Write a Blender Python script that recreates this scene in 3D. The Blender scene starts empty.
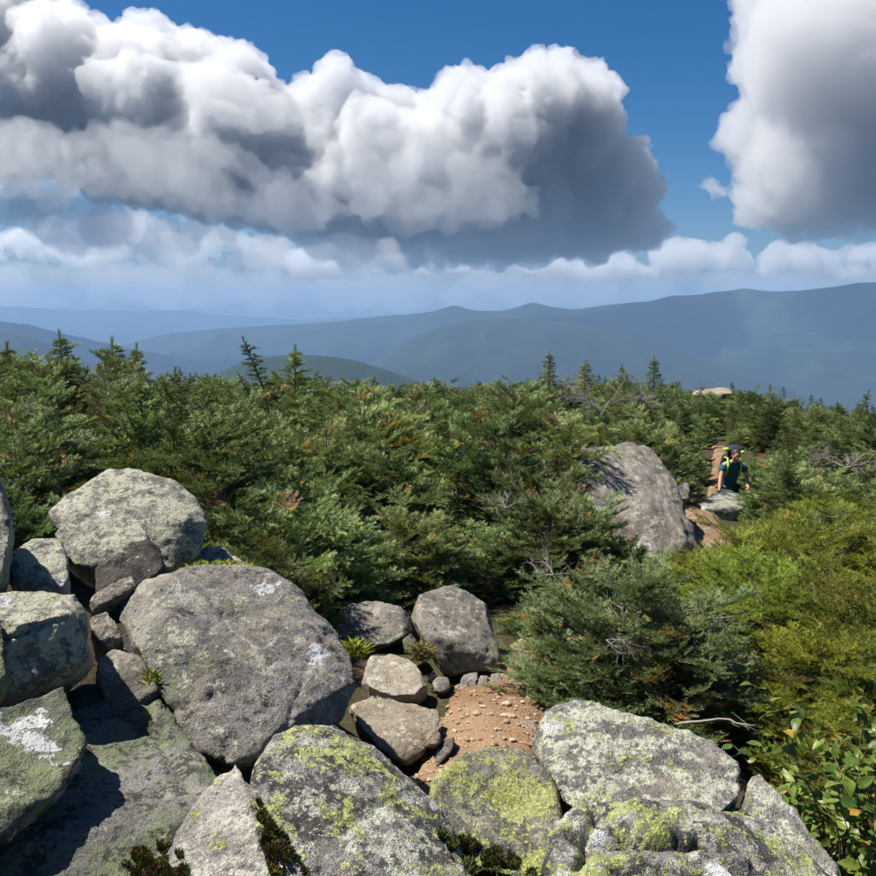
import bpy, bmesh, math, random
import numpy as np
from mathutils import Vector, Matrix

SC = bpy.context.scene
COL = SC.collection
R = math.radians

# ------------------------------------------------------------------ camera
PITCH = R(8.07)                       # looking a little down from the summit rocks
FPX = 939.0                           # focal length in photograph pixels (876 wide)
cam_d = bpy.data.cameras.new('camera')
cam_d.sensor_width = 36.0
cam_d.lens = FPX / 876.0 * 36.0
cam_d.clip_start = 0.05
cam_d.clip_end = 120000.0
cam = bpy.data.objects.new('camera', cam_d)
COL.objects.link(cam)
cam.location = (0, 0, 0)
cam.rotation_euler = (R(90) - PITCH, 0, 0)
SC.camera = cam

# ------------------------------------------------------------------ sky, sun, exposure
SUN_EL, SUN_AZ = R(60), R(-86)        # azimuth from +Y, negative = left
world = bpy.data.worlds.new('World')
SC.world = world
world.use_nodes = True
wt = world.node_tree
wt.nodes.clear()
w_sky = wt.nodes.new('ShaderNodeTexSky')
w_sky.sky_type = 'NISHITA'
w_sky.sun_disc = False
w_sky.sun_elevation = SUN_EL
w_sky.sun_rotation = SUN_AZ
w_sky.altitude = 1300
w_sky.air_density = 0.9
w_sky.dust_density = 3.2
w_sky.ozone_density = 5.0
w_bg = wt.nodes.new('ShaderNodeBackground')
w_bg.inputs['Strength'].default_value = 0.05
w_out = wt.nodes.new('ShaderNodeOutputWorld')
w_hs = wt.nodes.new('ShaderNodeHueSaturation')
w_hs.inputs['Saturation'].default_value = 1.4
w_hs.inputs['Value'].default_value = 0.95
wt.links.new(w_sky.outputs[0], w_hs.inputs['Color'])
wt.links.new(w_hs.outputs[0], w_bg.inputs['Color'])
wt.links.new(w_bg.outputs[0], w_out.inputs['Surface'])

sun_d = bpy.data.lights.new('sun', 'SUN')
sun_d.energy = 5.0
sun_d.angle = R(0.53)
sun_d.color = (1.0, 0.94, 0.84)
sun = bpy.data.objects.new('sun', sun_d)
COL.objects.link(sun)
SUN_DIR = Vector((math.sin(SUN_AZ) * math.cos(SUN_EL), math.cos(SUN_AZ) * math.cos(SUN_EL), math.sin(SUN_EL)))
sun.rotation_euler = SUN_DIR.to_track_quat('Z', 'Y').to_euler()
sun.location = SUN_DIR * 50

vs = SC.view_settings
vs.view_transform = 'Standard'
vs.look = 'None'
vs.exposure = 1.0
vs.gamma = 1.0
vs.use_curve_mapping = False

cy = SC.cycles
cy.max_bounces = 8
cy.diffuse_bounces = 4
cy.glossy_bounces = 2
cy.transmission_bounces = 4
cy.volume_bounces = 5
cy.transparent_max_bounces = 12
cy.use_adaptive_sampling = True
cy.adaptive_threshold = 0.03
cy.use_denoising = True
cy.sample_clamp_indirect = 6.0
cy.caustics_reflective = False
cy.caustics_refractive = False

# ------------------------------------------------------------------ helpers
CP, SP = math.cos(PITCH), math.sin(PITCH)


def at(px, py, Y):
    """point seen at photograph pixel (px, py), Y metres in front of the camera"""
    u, v = px - 438.0, 438.0 - py
    dx, dy, dz = u, FPX * CP + v * SP, -FPX * SP + v * CP
    k = Y / dy
    return np.array((dx * k, Y, dz * k))


def proj(p):
    """photograph pixel of a point"""
    f = p[1] * CP - p[2] * SP
    up = p[1] * SP + p[2] * CP
    return 438 + FPX * p[0] / f, 438 - FPX * up / f


def hash3(ix, iy, iz, seed):
    h = (ix.astype(np.int64) * 374761393 + iy.astype(np.int64) * 668265263 + iz.astype(np.int64) * 2147483647 + seed * 974711) & 0xFFFFFFFF
    h = ((h ^ (h >> 13)) * 1274126177) & 0xFFFFFFFF
    h = (h ^ (h >> 16)) & 0xFFFFFFFF
    h = (h * 2246822519) & 0xFFFFFFFF
    h = (h ^ (h >> 15)) & 0xFFFFFFFF
    return h / 4294967295.0


def vnoise(p, seed=0):
    """value noise in -1..1 at points p (n,3)"""
    i = np.floor(p)
    f = p - i
    f = f * f * f * (f * (f * 6 - 15) + 10)
    i = i.astype(np.int64)
    r = 0
    for dx in (0, 1):
        wx = f[:, 0] if dx else 1 - f[:, 0]
        for dy in (0, 1):
            wy = f[:, 1] if dy else 1 - f[:, 1]
            for dz in (0, 1):
                wz = f[:, 2] if dz else 1 - f[:, 2]
                r = r + hash3(i[:, 0] + dx, i[:, 1] + dy, i[:, 2] + dz, seed) * wx * wy * wz
    return r * 2 - 1


def fbm(p, octaves=4, seed=0, gain=0.5, lac=2.03):
    a, s, tot = 1.0, 0.0, 0.0
    q = p.copy()
    for o in range(octaves):
        s = s + a * vnoise(q, seed + o * 17)
        tot += a
        a *= gain
        q = q * lac + 13.7
    return s / tot


def billow(p, octaves=4, seed=0, gain=0.5, lac=2.03):
    a, s, tot = 1.0, 0.0, 0.0
    q = p.copy()
    for o in range(octaves):
        s = s + a * (1 - np.abs(vnoise(q, seed + o * 17)) * 2)
        tot += a
        a *= gain
        q = q * lac + 13.7
    return s / tot


def mesh_np(name, verts, faces, smooth=True):
    """mesh from arrays: verts (n,3), faces (m,k) all with the same corner count"""
    verts = np.asarray(verts, dtype=np.float32)
    faces = np.asarray(faces, dtype=np.int32)
    me = bpy.data.meshes.new(name)
    n, k = faces.shape
    me.vertices.add(len(verts))
    me.vertices.foreach_set('co', verts.ravel())
    me.loops.add(n * k)
    me.loops.foreach_set('vertex_index', faces.ravel())
    me.polygons.add(n)
    me.polygons.foreach_set('loop_start', np.arange(0, n * k, k, dtype=np.int32))
    me.polygons.foreach_set('loop_total', np.full(n, k, dtype=np.int32))
    me.polygons.foreach_set('use_smooth', np.full(n, smooth, dtype=bool))
    me.update(calc_edges=True)
    return me


def link(name, data, mat=None, parent=None, loc=None):
    o = bpy.data.objects.new(name, data)
    COL.objects.link(o)
    if mat is not None:
        data.materials.clear()
        data.materials.append(mat)
    if loc is not None:
        o.location = loc
    if parent is not None:
        o.parent = parent
    return o


def tag(o, label=None, category=None, group=None, kind=None):
    if label: o['label'] = label
    if category: o['category'] = category
    if group: o['group'] = group
    if kind: o['kind'] = kind
    return o


def empty(name, loc=(0, 0, 0), rz=0.0, scale=1.0):
    o = bpy.data.objects.new(name, None)
    COL.objects.link(o)
    o.empty_display_size = 0.2
    o.location = loc
    o.rotation_euler = (0, 0, rz)
    o.scale = (scale,) * 3 if not hasattr(scale, '__len__') else scale
    return o


# ------------------------------------------------------------------ node helpers
class NT:
    def __init__(self, name):
        self.m = bpy.data.materials.new(name)
        self.m.use_nodes = True
        self.t = self.m.node_tree
        self.t.nodes.clear()
        self.out = self.t.nodes.new('ShaderNodeOutputMaterial')

    def n(self, typ, **kw):
        nd = self.t.nodes.new(typ)
        for k, v in kw.items():
            setattr(nd, k, v)
        return nd

    def l(self, a, b):
        self.t.links.new(a, b)

    def put(self, sock, v):
        if isinstance(v, bpy.types.NodeSocket):
            self.l(v, sock)
        elif v is not None:
            if hasattr(v, '__len__') and len(v) == 3 and sock.type == 'RGBA':
                v = (*v, 1.0)
            sock.default_value = v

    def math(self, op, a, b=None, clamp=False):
        nd = self.n('ShaderNodeMath', operation=op, use_clamp=clamp)
        self.put(nd.inputs[0], a)
        if b is not None: self.put(nd.inputs[1], b)
        return nd.outputs[0]

    def vadd(self, a, b):
        nd = self.n('ShaderNodeVectorMath', operation='ADD')
        self.put(nd.inputs[0], a); self.put(nd.inputs[1], b)
        return nd.outputs[0]

    def noise(self, vec, scale, detail=4, rough=0.55, dist=0.0):
        nd = self.n('ShaderNodeTexNoise')
        self.put(nd.inputs['Vector'], vec)
        nd.inputs['Scale'].default_value = scale
        nd.inputs['Detail'].default_value = detail
        nd.inputs['Roughness'].default_value = rough
        nd.inputs['Distortion'].default_value = dist
        return nd.outputs['Fac']

    def voro(self, vec, scale, feature='F1', rnd=1.0, out='Distance'):
        nd = self.n('ShaderNodeTexVoronoi', feature=feature)
        self.put(nd.inputs['Vector'], vec)
        nd.inputs['Scale'].default_value = scale
        nd.inputs['Randomness'].default_value = rnd
        return nd.outputs[out]

    def step(self, v, lo, hi):
        nd = self.n('ShaderNodeMapRange', interpolation_type='SMOOTHSTEP')
        self.put(nd.inputs[0], v)
        nd.inputs[1].default_value = lo
        nd.inputs[2].default_value = hi
        return nd.outputs[0]

    def mix(self, f, a, b, mode='MIX'):
        nd = self.n('ShaderNodeMix', data_type='RGBA', blend_type=mode)
        self.put(nd.inputs[0], f); self.put(nd.inputs[6], a); self.put(nd.inputs[7], b)
        return nd.outputs[2]

    def bump(self, h, strength, dist, normal=None):
        nd = self.n('ShaderNodeBump')
        nd.inputs['Strength'].default_value = strength
        nd.inputs['Distance'].default_value = dist
        self.put(nd.inputs['Height'], h)
        if normal is not None: self.l(normal, nd.inputs['Normal'])
        return nd.outputs[0]

    def bsdf(self, color, rough=0.85, spec=0.3, normal=None):
        nd = self.n('ShaderNodeBsdfPrincipled')
        self.put(nd.inputs['Base Color'], color)
        self.put(nd.inputs['Roughness'], rough)
        nd.inputs['Specular IOR Level'].default_value = spec
        if normal is not None: self.l(normal, nd.inputs['Normal'])
        return nd

    def surf(self, shader):
        self.l(shader, self.out.inputs['Surface'])
        return self.m

    def objvec(self, spread=40.0):
        """object coordinates moved by a per-object random offset"""
        tc = self.n('ShaderNodeTexCoord')
        oi = self.n('ShaderNodeObjectInfo')
        k = self.math('MULTIPLY', oi.outputs['Random'], spread)
        return self.vadd(tc.outputs['Object'], k), oi.outputs['Random']


def plain(name, col, rough=0.7, spec=0.3, var=0.15, scale=20.0):
    t = NT(name)
    tc = t.n('ShaderNodeTexCoord')
    f = t.noise(tc.outputs['Object'], scale)
    dark = tuple(c * (1 - var) for c in col)
    lite = tuple(min(1, c * (1 + var)) for c in col)
    return t.surf(t.bsdf(t.mix(f, dark, lite), rough, spec).outputs[0])

# ------------------------------------------------------------------ the ground
TRAIL = [at(455, 800, 4.45), at(470, 762, 4.85), at(492, 718, 5.45), at(522, 664, 6.7), at(604, 622, 8.2), at(683, 590, 9.6), at(712, 552, 11.8), at(700, 511, 15.0),
         np.array((5.55, 18.4, -4.3)), at(726, 453, 24.0), at(720, 446, 27.5)]
CTRL = [(-8, -6, -1.4), (8, -6, -2.2), (0, -1.5, -1.6), (0, 1.2, -1.72), (-2.2, 1.0, -1.55), (2.5, 1.5, -2.3), (0, 2.6, -2.05), (-1.3, 2.8, -2.1), (1.4, 2.9, -2.35), (-2.6, 3.4, -1.85), (2.6, 4.2, -2.7),
        (-1.2, 4.4, -2.4), (-2.4, 5.2, -1.9), (-3.6, 5.4, -1.6), (-0.8, 6.2, -2.68), (-0.25, 5.0, -2.66), (-0.6, 7.0, -2.72), (1.4, 5.4, -2.75), (-3.5, 7.5, -2.0), (-1.5, 8.0, -2.75), (0.4, 8.6, -2.85), (3.9, 6.5, -2.95), (6, 6, -3.3),
        (-6.5, 9.5, -2.0), (-3.5, 11, -2.45), (0, 12, -2.95), (5.6, 11.5, -3.5), (8.5, 12, -4.1), (-8, 15, -2.75), (-3, 17, -3.05), (2, 19, -3.6), (9, 17, -4.4), (13, 20, -5.2),
        (-14, 24, -3.6), (-6, 27, -3.9), (2, 29, -4.2), (16, 30, -5.4), (22, 32, -6.6), (-20, 38, -5.4), (-8, 41, -5.4), (4, 43, -5.2), (13.3, 46, -4.5), (22, 44, -6.2), (9.2, 31, -4.45), (10.6, 36, -4.7),
        (0, 62, -9.5), (-25, 62, -11), (25, 60, -10.5), (-45, 40, -12), (45, 40, -14), (-40, 0, -9), (40, 0, -14), (0, -40, -12), (-50, 90, -24), (0, 95, -22), (50, 90, -26)]
CTRL = np.array([tuple(c) for c in CTRL] + [(t[0], t[1], t[2] - 0.05) for t in TRAIL])


def tps_fit(C):
    n = len(C)
    d = np.linalg.norm(C[:, None, :2] - C[None, :, :2], axis=2)
    K = np.where(d > 0, d * d * np.log(d + 1e-12), 0) + np.eye(n) * 0.02
    P = np.concatenate([np.ones((n, 1)), C[:, :2]], 1)
    A = np.zeros((n + 3, n + 3))
    A[:n, :n] = K; A[:n, n:] = P; A[n:, :n] = P.T
    return np.linalg.solve(A, np.concatenate([C[:, 2], np.zeros(3)]))


TPS = tps_fit(CTRL)


def ground_z(xy):
    xy = np.atleast_2d(np.asarray(xy, dtype=float))[:, :2]
    d = np.linalg.norm(xy[:, None, :] - CTRL[None, :, :2], axis=2)
    K = np.where(d > 0, d * d * np.log(d + 1e-12), 0)
    z = K @ TPS[:-3] + TPS[-3] + xy @ TPS[-2:]
    r = np.hypot(xy[:, 0], xy[:, 1])
    far = -26 - (r - 95) * 0.36
    far = np.maximum(far, -1080 + 60 * np.sin(r * 0.0006))
    k = np.clip((r - 62) / 34.0, 0, 1)
    k = k * k * (3 - 2 * k)
    return np.where(r > 96, far, z * (1 - k) + far * k)


def build_ground():
    rr = np.concatenate([np.linspace(0.0, 9, 60), np.geomspace(9.2, 60000, 130)])
    na = 300
    aa = np.linspace(-math.pi, math.pi, na, endpoint=False)
    aa = aa - 0.55 * np.sin(aa)            # finer in front of the camera
    X = rr[:, None] * np.sin(aa)[None]; Y = rr[:, None] * np.cos(aa)[None]
    xy = np.stack([X.ravel(), Y.ravel()], 1)
    z = ground_z(xy)
    q = np.concatenate([xy, np.zeros((len(xy), 1))], 1)
    rv = np.hypot(xy[:, 0], xy[:, 1])
    z = z + fbm(q * 1.7, 4, 3) * 0.07 * np.clip(1 - rv / 60, 0.0, 1) + fbm(q * 0.004, 4, 8) * np.clip((rv - 120) / 4000, 0, 1) * 90
    V = np.concatenate([xy, z[:, None]], 1)
    n = na
    i = np.arange(len(rr) - 1)[:, None] * n
    j = np.arange(n)[None]
    a = (i + j).ravel(); b = (i + (j + 1) % n).ravel()
    F = np.stack([a, b, b + n, a + n], 1)[:, ::-1]
    t = NT('forest_floor')
    g = t.n('ShaderNodeNewGeometry')
    p = g.outputs['Position']
    f = t.noise(p, 1.3, 6, 0.65)
    f2 = t.noise(p, 26, 5, 0.7)
    c = t.mix(t.step(f, 0.38, 0.62), (0.052, 0.036, 0.022), (0.040, 0.048, 0.016))
    c = t.mix(t.step(f2, 0.45, 0.7), c, (0.10, 0.075, 0.045))
    bmp = t.bump(t.math('ADD', f2, f), 0.9, 0.04)
    o = link('ground', mesh_np('ground', V, F), t.surf(t.bsdf(c, 0.95, 0.15, bmp).outputs[0]))
    tag(o, kind='structure')


build_ground()


def trail_pts(step=0.09):
    P = np.array(TRAIL)
    # Catmull-Rom resampled
    out = []
    for i in range(len(P) - 1):
        p0, p1, p2, p3 = P[max(i - 1, 0)], P[i], P[i + 1], P[min(i + 2, len(P) - 1)]
        L = np.linalg.norm(p2 - p1)
        for k in np.arange(0, 1, step / L):
            out.append(0.5 * ((2 * p1) + (-p0 + p2) * k + (2 * p0 - 5 * p1 + 4 * p2 - p3) * k * k + (-p0 + 3 * p1 - 3 * p2 + p3) * k ** 3))
    return np.array(out)


TP = trail_pts()


def trail_dist(x, y):
    d = np.hypot(TP[:, 0] - x, TP[:, 1] - y)
    i = int(np.argmin(d))
    return float(d[i]), float(TP[i, 1])


def build_trail():
    tan = np.gradient(TP, axis=0)
    tan /= np.linalg.norm(tan[:, :2], axis=1)[:, None]
    side = np.stack([tan[:, 1], -tan[:, 0]], 1)
    wid = np.interp(TP[:, 1], [4.3, 5.0, 5.8, 6.8, 8, 10, 13, 18, 30, 40], [0.40, 0.46, 0.48, 0.42, 0.32, 0.32, 0.38, 0.40, 0.36, 0.3])
    m = 23
    rows = []
    for k in range(m):
        u = (k / (m - 1)) * 2 - 1
        p = TP[:, :2] + side * (u * wid)[:, None]
        z = ground_z(p)
        q = np.concatenate([p, np.zeros((len(p), 1))], 1)
        z = z + 0.06 * (1 - u ** 4) + (fbm(q * 3, 4, 4) * 0.045 + fbm(q * 14, 3, 6) * 0.018) * np.clip(1.4 - p[:, 1] / 16, 0.15, 1) - 0.16 * abs(u) ** 5
        rows.append(np.concatenate([p, z[:, None]], 1))
    V = np.stack(rows, 1).reshape(-1, 3)
    n = len(TP)
    a = (np.arange(n - 1)[:, None] * m + np.arange(m - 1)[None]).ravel()
    F = np.stack([a, a + 1, a + m + 1, a + m], 1)[:, ::-1]
    t = NT('trail_dirt')
    g = t.n('ShaderNodeNewGeometry')
    p = g.outputs['Position']
    f = t.noise(p, 2.2, 6, 0.6)
    f2 = t.noise(p, 60, 4, 0.75)
    v = t.voro(p, 55)
    c = t.mix(t.step(f, 0.35, 0.65), (0.165, 0.098, 0.054), (0.245, 0.160, 0.096))
    c = t.mix(t.step(f2, 0.52, 0.72), c, (0.36, 0.265, 0.175))
    c = t.mix(t.step(f2, 0.46, 0.28), c, (0.11, 0.062, 0.034))
    h = t.math('ADD', t.math('MULTIPLY', f2, 0.7), t.math('MULTIPLY', v, -0.6))
    bmp = t.bump(h, 0.9, 0.015)
    o = link('dirt_trail', mesh_np('dirt_trail', V, F), t.surf(t.bsdf(c, 0.95, 0.15, bmp).outputs[0]))
    tag(o, kind='structure')


build_trail()

# ------------------------------------------------------------------ far mountains
def forest_mat(name, c1, c2, sc):
    t = NT(name)
    g = t.n('ShaderNodeNewGeometry')
    f = t.noise(g.outputs['Position'], sc, 6, 0.65)
    f2 = t.noise(g.outputs['Position'], sc * 6, 3, 0.6)
    col = t.mix(t.step(f, 0.35, 0.65), c1, c2)
    col = t.mix(t.math('MULTIPLY', f2, 0.35), col, (c1[0] * 0.5, c1[1] * 0.5, c1[2] * 0.5))
    return t.surf(t.bsdf(col, 0.95, 0.1).outputs[0])


M_FOREST = forest_mat('mountain_forest', (0.004, 0.010, 0.008), (0.016, 0.026, 0.014), 0.003)
M_HILL = forest_mat('hill_forest', (0.014, 0.028, 0.016), (0.022, 0.038, 0.020), 0.02)


def interp(prof, x):
    xs = [a for a, b in prof]; ys = [b for a, b in prof]
    return np.interp(x, xs, ys)


def mountain(name, prof, Y, fore, mat, n=260, m=36, relief=1.0, seed=1, bury=700.0, yslope=0.0):
    """a ridge whose crest follows prof (pixel column, pixel row) at Y metres, with a long slope of spurs towards us"""
    pxs = np.linspace(prof[0][0], prof[-1][0], n)
    # smooth crest with small tree-line roughness
    pys = interp(prof, pxs)
    k = np.ones(3) / 3
    pys = np.convolve(np.pad(pys, 1, mode='edge'), k, 'valid')
    cy_ = Y + yslope * (pxs - 438)
    crest = np.array([at(a, b, c) for a, b, c in zip(pxs, pys, cy_)])
    q = np.stack([crest[:, 0] / (Y * 0.012), np.zeros(n), np.full(n, seed * 3.1)], 1)
    crest[:, 2] += fbm(q, 4, seed) * Y * 0.0009
    rows = []
    zb = -bury
    for j in range(-4, m):
        t = j / (m - 1)
        p = crest.copy()
        if j < 0:
            p[:, 1] += -j * fore * 0.16
            p[:, 2] += (zb - p[:, 2]) * (-j / 4.0) ** 1.1
        else:
            p[:, 1] -= t * fore
            drop = (1 - (1 - t) ** 1.7) * 0.55 + 0.45 * t
            p[:, 2] += (zb - p[:, 2]) * drop
        tt = abs(t)
        env = min(1.0, tt * 5) * 1.0
        q = np.stack([p[:, 0] / (fore * 0.30), p[:, 1] / (fore * 0.45), np.full(n, seed * 7.7)], 1)
        sp = 1 - 2 * np.abs(fbm(q, 3, seed + 5))
        q2 = np.stack([p[:, 0] / (fore * 0.06), p[:, 1] / (fore * 0.1), np.full(n, seed * 1.7)], 1)
        p[:, 2] += env * relief * fore * (0.065 * (sp - 0.7) + 0.014 * fbm(q2, 3, seed + 9))
        rows.append(p)
    V = np.concatenate(rows)
    r = len(rows)
    a = (np.arange(r - 1)[:, None] * n + np.arange(n - 1)[None, :]).ravel()
    F = np.stack([a, a + n, a + n + 1, a + 1], 1)
    o = link(name, mesh_np(name, V, F), mat)
    return tag(o, kind='structure')


mountain('mountain_range', [(-260, 300), (-150, 304), (-60, 302), (0, 306.5), (60, 309), (105, 310), (130, 311.5), (190, 309.5), (205, 314), (250, 317), (300, 320), (330, 318), (380, 316), (420, 318), (520, 320), (640, 318)], 20500, 4200, M_FOREST, seed=2)
mountain('mountain_range', [(120, 345), (170, 333), (215, 329), (260, 326), (300, 324), (340, 321), (385, 316), (430, 312), (436, 311), (446, 307), (455, 304.5), (465, 308), (480, 311), (500, 311), (514, 308), (524, 304.5), (533, 302), (543, 305), (556, 308), (575, 309.5), (610, 305), (650, 301), (672, 295.5), (690, 296), (715, 292), (745, 288.5), (770, 292), (800, 290.5), (835, 287), (860, 282.5), (885, 282), (950, 276), (1040, 280), (1150, 274)], 10800, 3600, M_FOREST, seed=3, n=420, yslope=-6.5)
mountain('mountain_range', [(350, 372), (385, 356), (410, 338), (440, 327), (470, 321), (505, 318.5), (540, 320), (580, 324), (620, 331), (660, 342), (700, 356), (745, 373), (800, 396), (850, 420)], 6600, 2300, M_FOREST, seed=5)
mountain('mountain_range', [(640, 352), (700, 345), (740, 338), (790, 345), (830, 335), (876, 342), (960, 330), (1080, 345)], 8300, 1900, M_FOREST, seed=8)
mountain('mountain_range', [(-200, 305), (-100, 312), (-40, 316), (0, 321), (30, 325), (70, 335), (120, 346), (180, 358), (240, 372)], 8600, 2000, M_FOREST, seed=11)
mountain('mountain_range', [(-260, 318), (-120, 323), (-40, 329), (0, 332), (22, 334), (45, 343), (90, 362), (140, 382)], 5400, 1500, M_FOREST, seed=13)
mountain('hill', [(170, 398), (205, 380), (230, 367), (255, 358.5), (285, 355), (318, 355.5), (350, 359), (385, 369), (430, 386), (480, 404)], 3000, 850, M_HILL, seed=17, bury=620, n=360)

# ------------------------------------------------------------------ clouds
def cloud_mat(name, dens, g=0.5):
    t = NT(name)
    v = t.n('ShaderNodeVolumePrincipled')
    v.inputs['Color'].default_value = (0.905, 0.915, 0.935, 1)
    v.inputs['Density'].default_value = dens
    v.inputs['Anisotropy'].default_value = g
    t.l(v.outputs[0], t.out.inputs['Volume'])
    t.m.cycles.homogeneous_volume = True
    return t.m


def in_poly(x, y, P):
    ins = False
    j = len(P) - 1
    for i in range(len(P)):
        xi, yi = P[i]; xj, yj = P[j]
        if (yi > y) != (yj > y) and x < (xj - xi) * (y - yi) / (yj - yi) + xi:
            ins = not ins
        j = i
    return ins


def poly_dist(x, y, P):
    best = 1e9
    for i in range(len(P)):
        ax, ay = P[i]; bx, by = P[(i + 1) % len(P)]
        vx, vy = bx - ax, by - ay
        k = max(0, min(1, ((x - ax) * vx + (y - ay) * vy) / (vx * vx + vy * vy + 1e-9)))
        best = min(best, math.hypot(x - ax - k * vx, y - ay - k * vy))
    return best


def drop_cavities(me):
    """keep only the outer shells of a remeshed hull, not the walls of bubbles inside it"""
    n = len(me.vertices)
    ed = np.empty(len(me.edges) * 2, dtype=np.int32); me.edges.foreach_get('vertices', ed); ed = ed.reshape(-1, 2)
    lab = np.arange(n)
    while True:
        m = np.minimum(lab[ed[:, 0]], lab[ed[:, 1]])
        new = lab.copy()
        np.minimum.at(new, ed[:, 0], m); np.minimum.at(new, ed[:, 1], m)
        new = new[new]
        if (new == lab).all(): break
        lab = new
    co = np.empty(n * 3, dtype=np.float32); me.vertices.foreach_get('co', co); co = co.reshape(-1, 3).astype(np.float64)
    me.calc_loop_triangles()
    tr = np.empty(len(me.loop_triangles) * 3, dtype=np.int32); me.loop_triangles.foreach_get('vertices', tr); tr = tr.reshape(-1, 3)
    vol = np.einsum('ij,ij->i', co[tr[:, 0]], np.cross(co[tr[:, 1]], co[tr[:, 2]])) / 6
    tot = np.zeros(n); np.add.at(tot, lab[tr[:, 0]], vol)
    keep_t = tr[tot[lab[tr[:, 0]]] > 0]
    used = np.unique(keep_t)
    remap = np.full(n, -1); remap[used] = np.arange(len(used))
    out = mesh_np('cloud', co[used], remap[keep_t])
    bpy.data.meshes.remove(me)
    return out


def cloud(label, poly, Y, mat, nbig, rmax, edge, seed, vox=3.1, deep=1.5, amp=1.0, group=None, scraps=0):
    """a cumulus heap: a closed hull round many puffs, filled with a scattering volume"""
    rnd = random.Random(seed)
    x0, x1 = min(p[0] for p in poly), max(p[0] for p in poly)
    y0, y1 = min(p[1] for p in poly), max(p[1] for p in poly)
    balls = []
    tries = 0
    while len(balls) < nbig and tries < nbig * 30:
        tries += 1
        x, y = rnd.uniform(x0, x1), rnd.uniform(y0, y1)
        if not in_poly(x, y, poly): continue
        d = poly_dist(x, y, poly)
        r = min(d, rmax) * rnd.uniform(0.75, 1.0)
        if r < 4: continue
        balls.append((x, y, r, rnd.uniform(-1, 1) * deep * min(d, rmax * 1.3)))
    # puffs along the outline
    for i in range(len(poly)):
        ax, ay = poly[i]; bx, by = poly[(i + 1) % len(poly)]
        L = math.hypot(bx - ax, by - ay)
        k = 0.0
        while k < L:
            r = rnd.uniform(*edge)
            x, y = ax + (bx - ax) * k / L, ay + (by - ay) * k / L
            nx, ny = (by - ay) / L, -(bx - ax) / L
            if in_poly(x + nx * 2, y + ny * 2, poly): s = 1
            else: s = -1
            x += nx * s * r * 0.7; y += ny * s * r * 0.7
            for q in range(2):
                balls.append((x + rnd.uniform(-3, 3), y + rnd.uniform(-3, 3), r * rnd.uniform(0.7, 1), rnd.uniform(-1.4, 1.4) * deep * r))
            k += r * 1.1
    for i in range(scraps):
        k = rnd.randrange(len(poly))
        ax, ay = poly[k]; bx, by = poly[(k + 1) % len(poly)]
        u = rnd.random()
        r = rnd.uniform(2.2, 5.5)
        x, y = ax + (bx - ax) * u, ay + (by - ay) * u
        for q in range(3):
            balls.append((x + rnd.uniform(-7, 7), y + rnd.uniform(-5, 5), r * rnd.uniform(0.6, 1), rnd.uniform(-12, 12)))
    s = Y / FPX
    base = bmesh.new()
    bmesh.ops.create_icosphere(base, subdivisions=2, radius=1.0)
    bv = np.array([v.co[:] for v in base.verts]); bf = np.array([[v.index for v in f.verts] for f in base.faces])
    base.free()
    V, F = [], []
    for i, (x, y, r, dy) in enumerate(balls):
        c = at(x, y, Y + dy * s)
        V.append(bv * (r * s) + c); F.append(bf + i * len(bv))
    V = np.concatenate(V); F = np.concatenate(F)
    o_c = at(0.5 * (x0 + x1), y1, Y)
    me = remeshed(mesh_np('cloud', V - o_c, F), vox * s * 1.25, 1)

    def push(me, f):
        co = np.empty(len(me.vertices) * 3, dtype=np.float32); me.vertices.foreach_get('co', co)
        no = np.empty(len(me.vertices) * 3, dtype=np.float32); me.vertices.foreach_get('normal', no)
        co = co.reshape(-1, 3).astype(np.float64); no = no.reshape(-1, 3)
        co = co + no * f(co)[:, None]
        me.vertices.foreach_set('co', co.astype(np.float32).ravel())
        me.update()
    # heaped billows, merged again, then a ragged skin
    push(me, lambda c: (billow(c / (s * 46), 3, seed, 0.5) * 13 + np.abs(fbm(c / (s * 19), 2, seed + 1)) * 13 - 4) * s * amp)
    me = drop_cavities(remeshed(me, vox * s, 0))
    push(me, lambda c: (fbm(c / (s * 13), 4, seed + 3, 0.65) * 7.0 + np.abs(fbm(c / (s * 8), 2, seed + 8)) * 4.0 - 1.5) * s * amp)
    o = link('cloud', me, mat, loc=o_c)
    return tag(o, label, 'cloud', group)


def remeshed(me, vox, smooth):
    """voxel remesh of a mesh, returned as a new mesh with smooth shading"""
    ob = bpy.data.objects.new('tmp', me)
    COL.objects.link(ob)
    md = ob.modifiers.new('r', 'REMESH')
    md.mode = 'VOXEL'
    md.voxel_size = vox
    md.use_smooth_shade = True
    if smooth:
        ms = ob.modifiers.new('s', 'SMOOTH')
        ms.factor = 0.5
        ms.iterations = smooth
    dg = bpy.context.evaluated_depsgraph_get()
    out = bpy.data.meshes.new_from_object(ob.evaluated_get(dg), depsgraph=dg)
    bpy.data.objects.remove(ob)
    bpy.data.meshes.remove(me)
    return out


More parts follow.
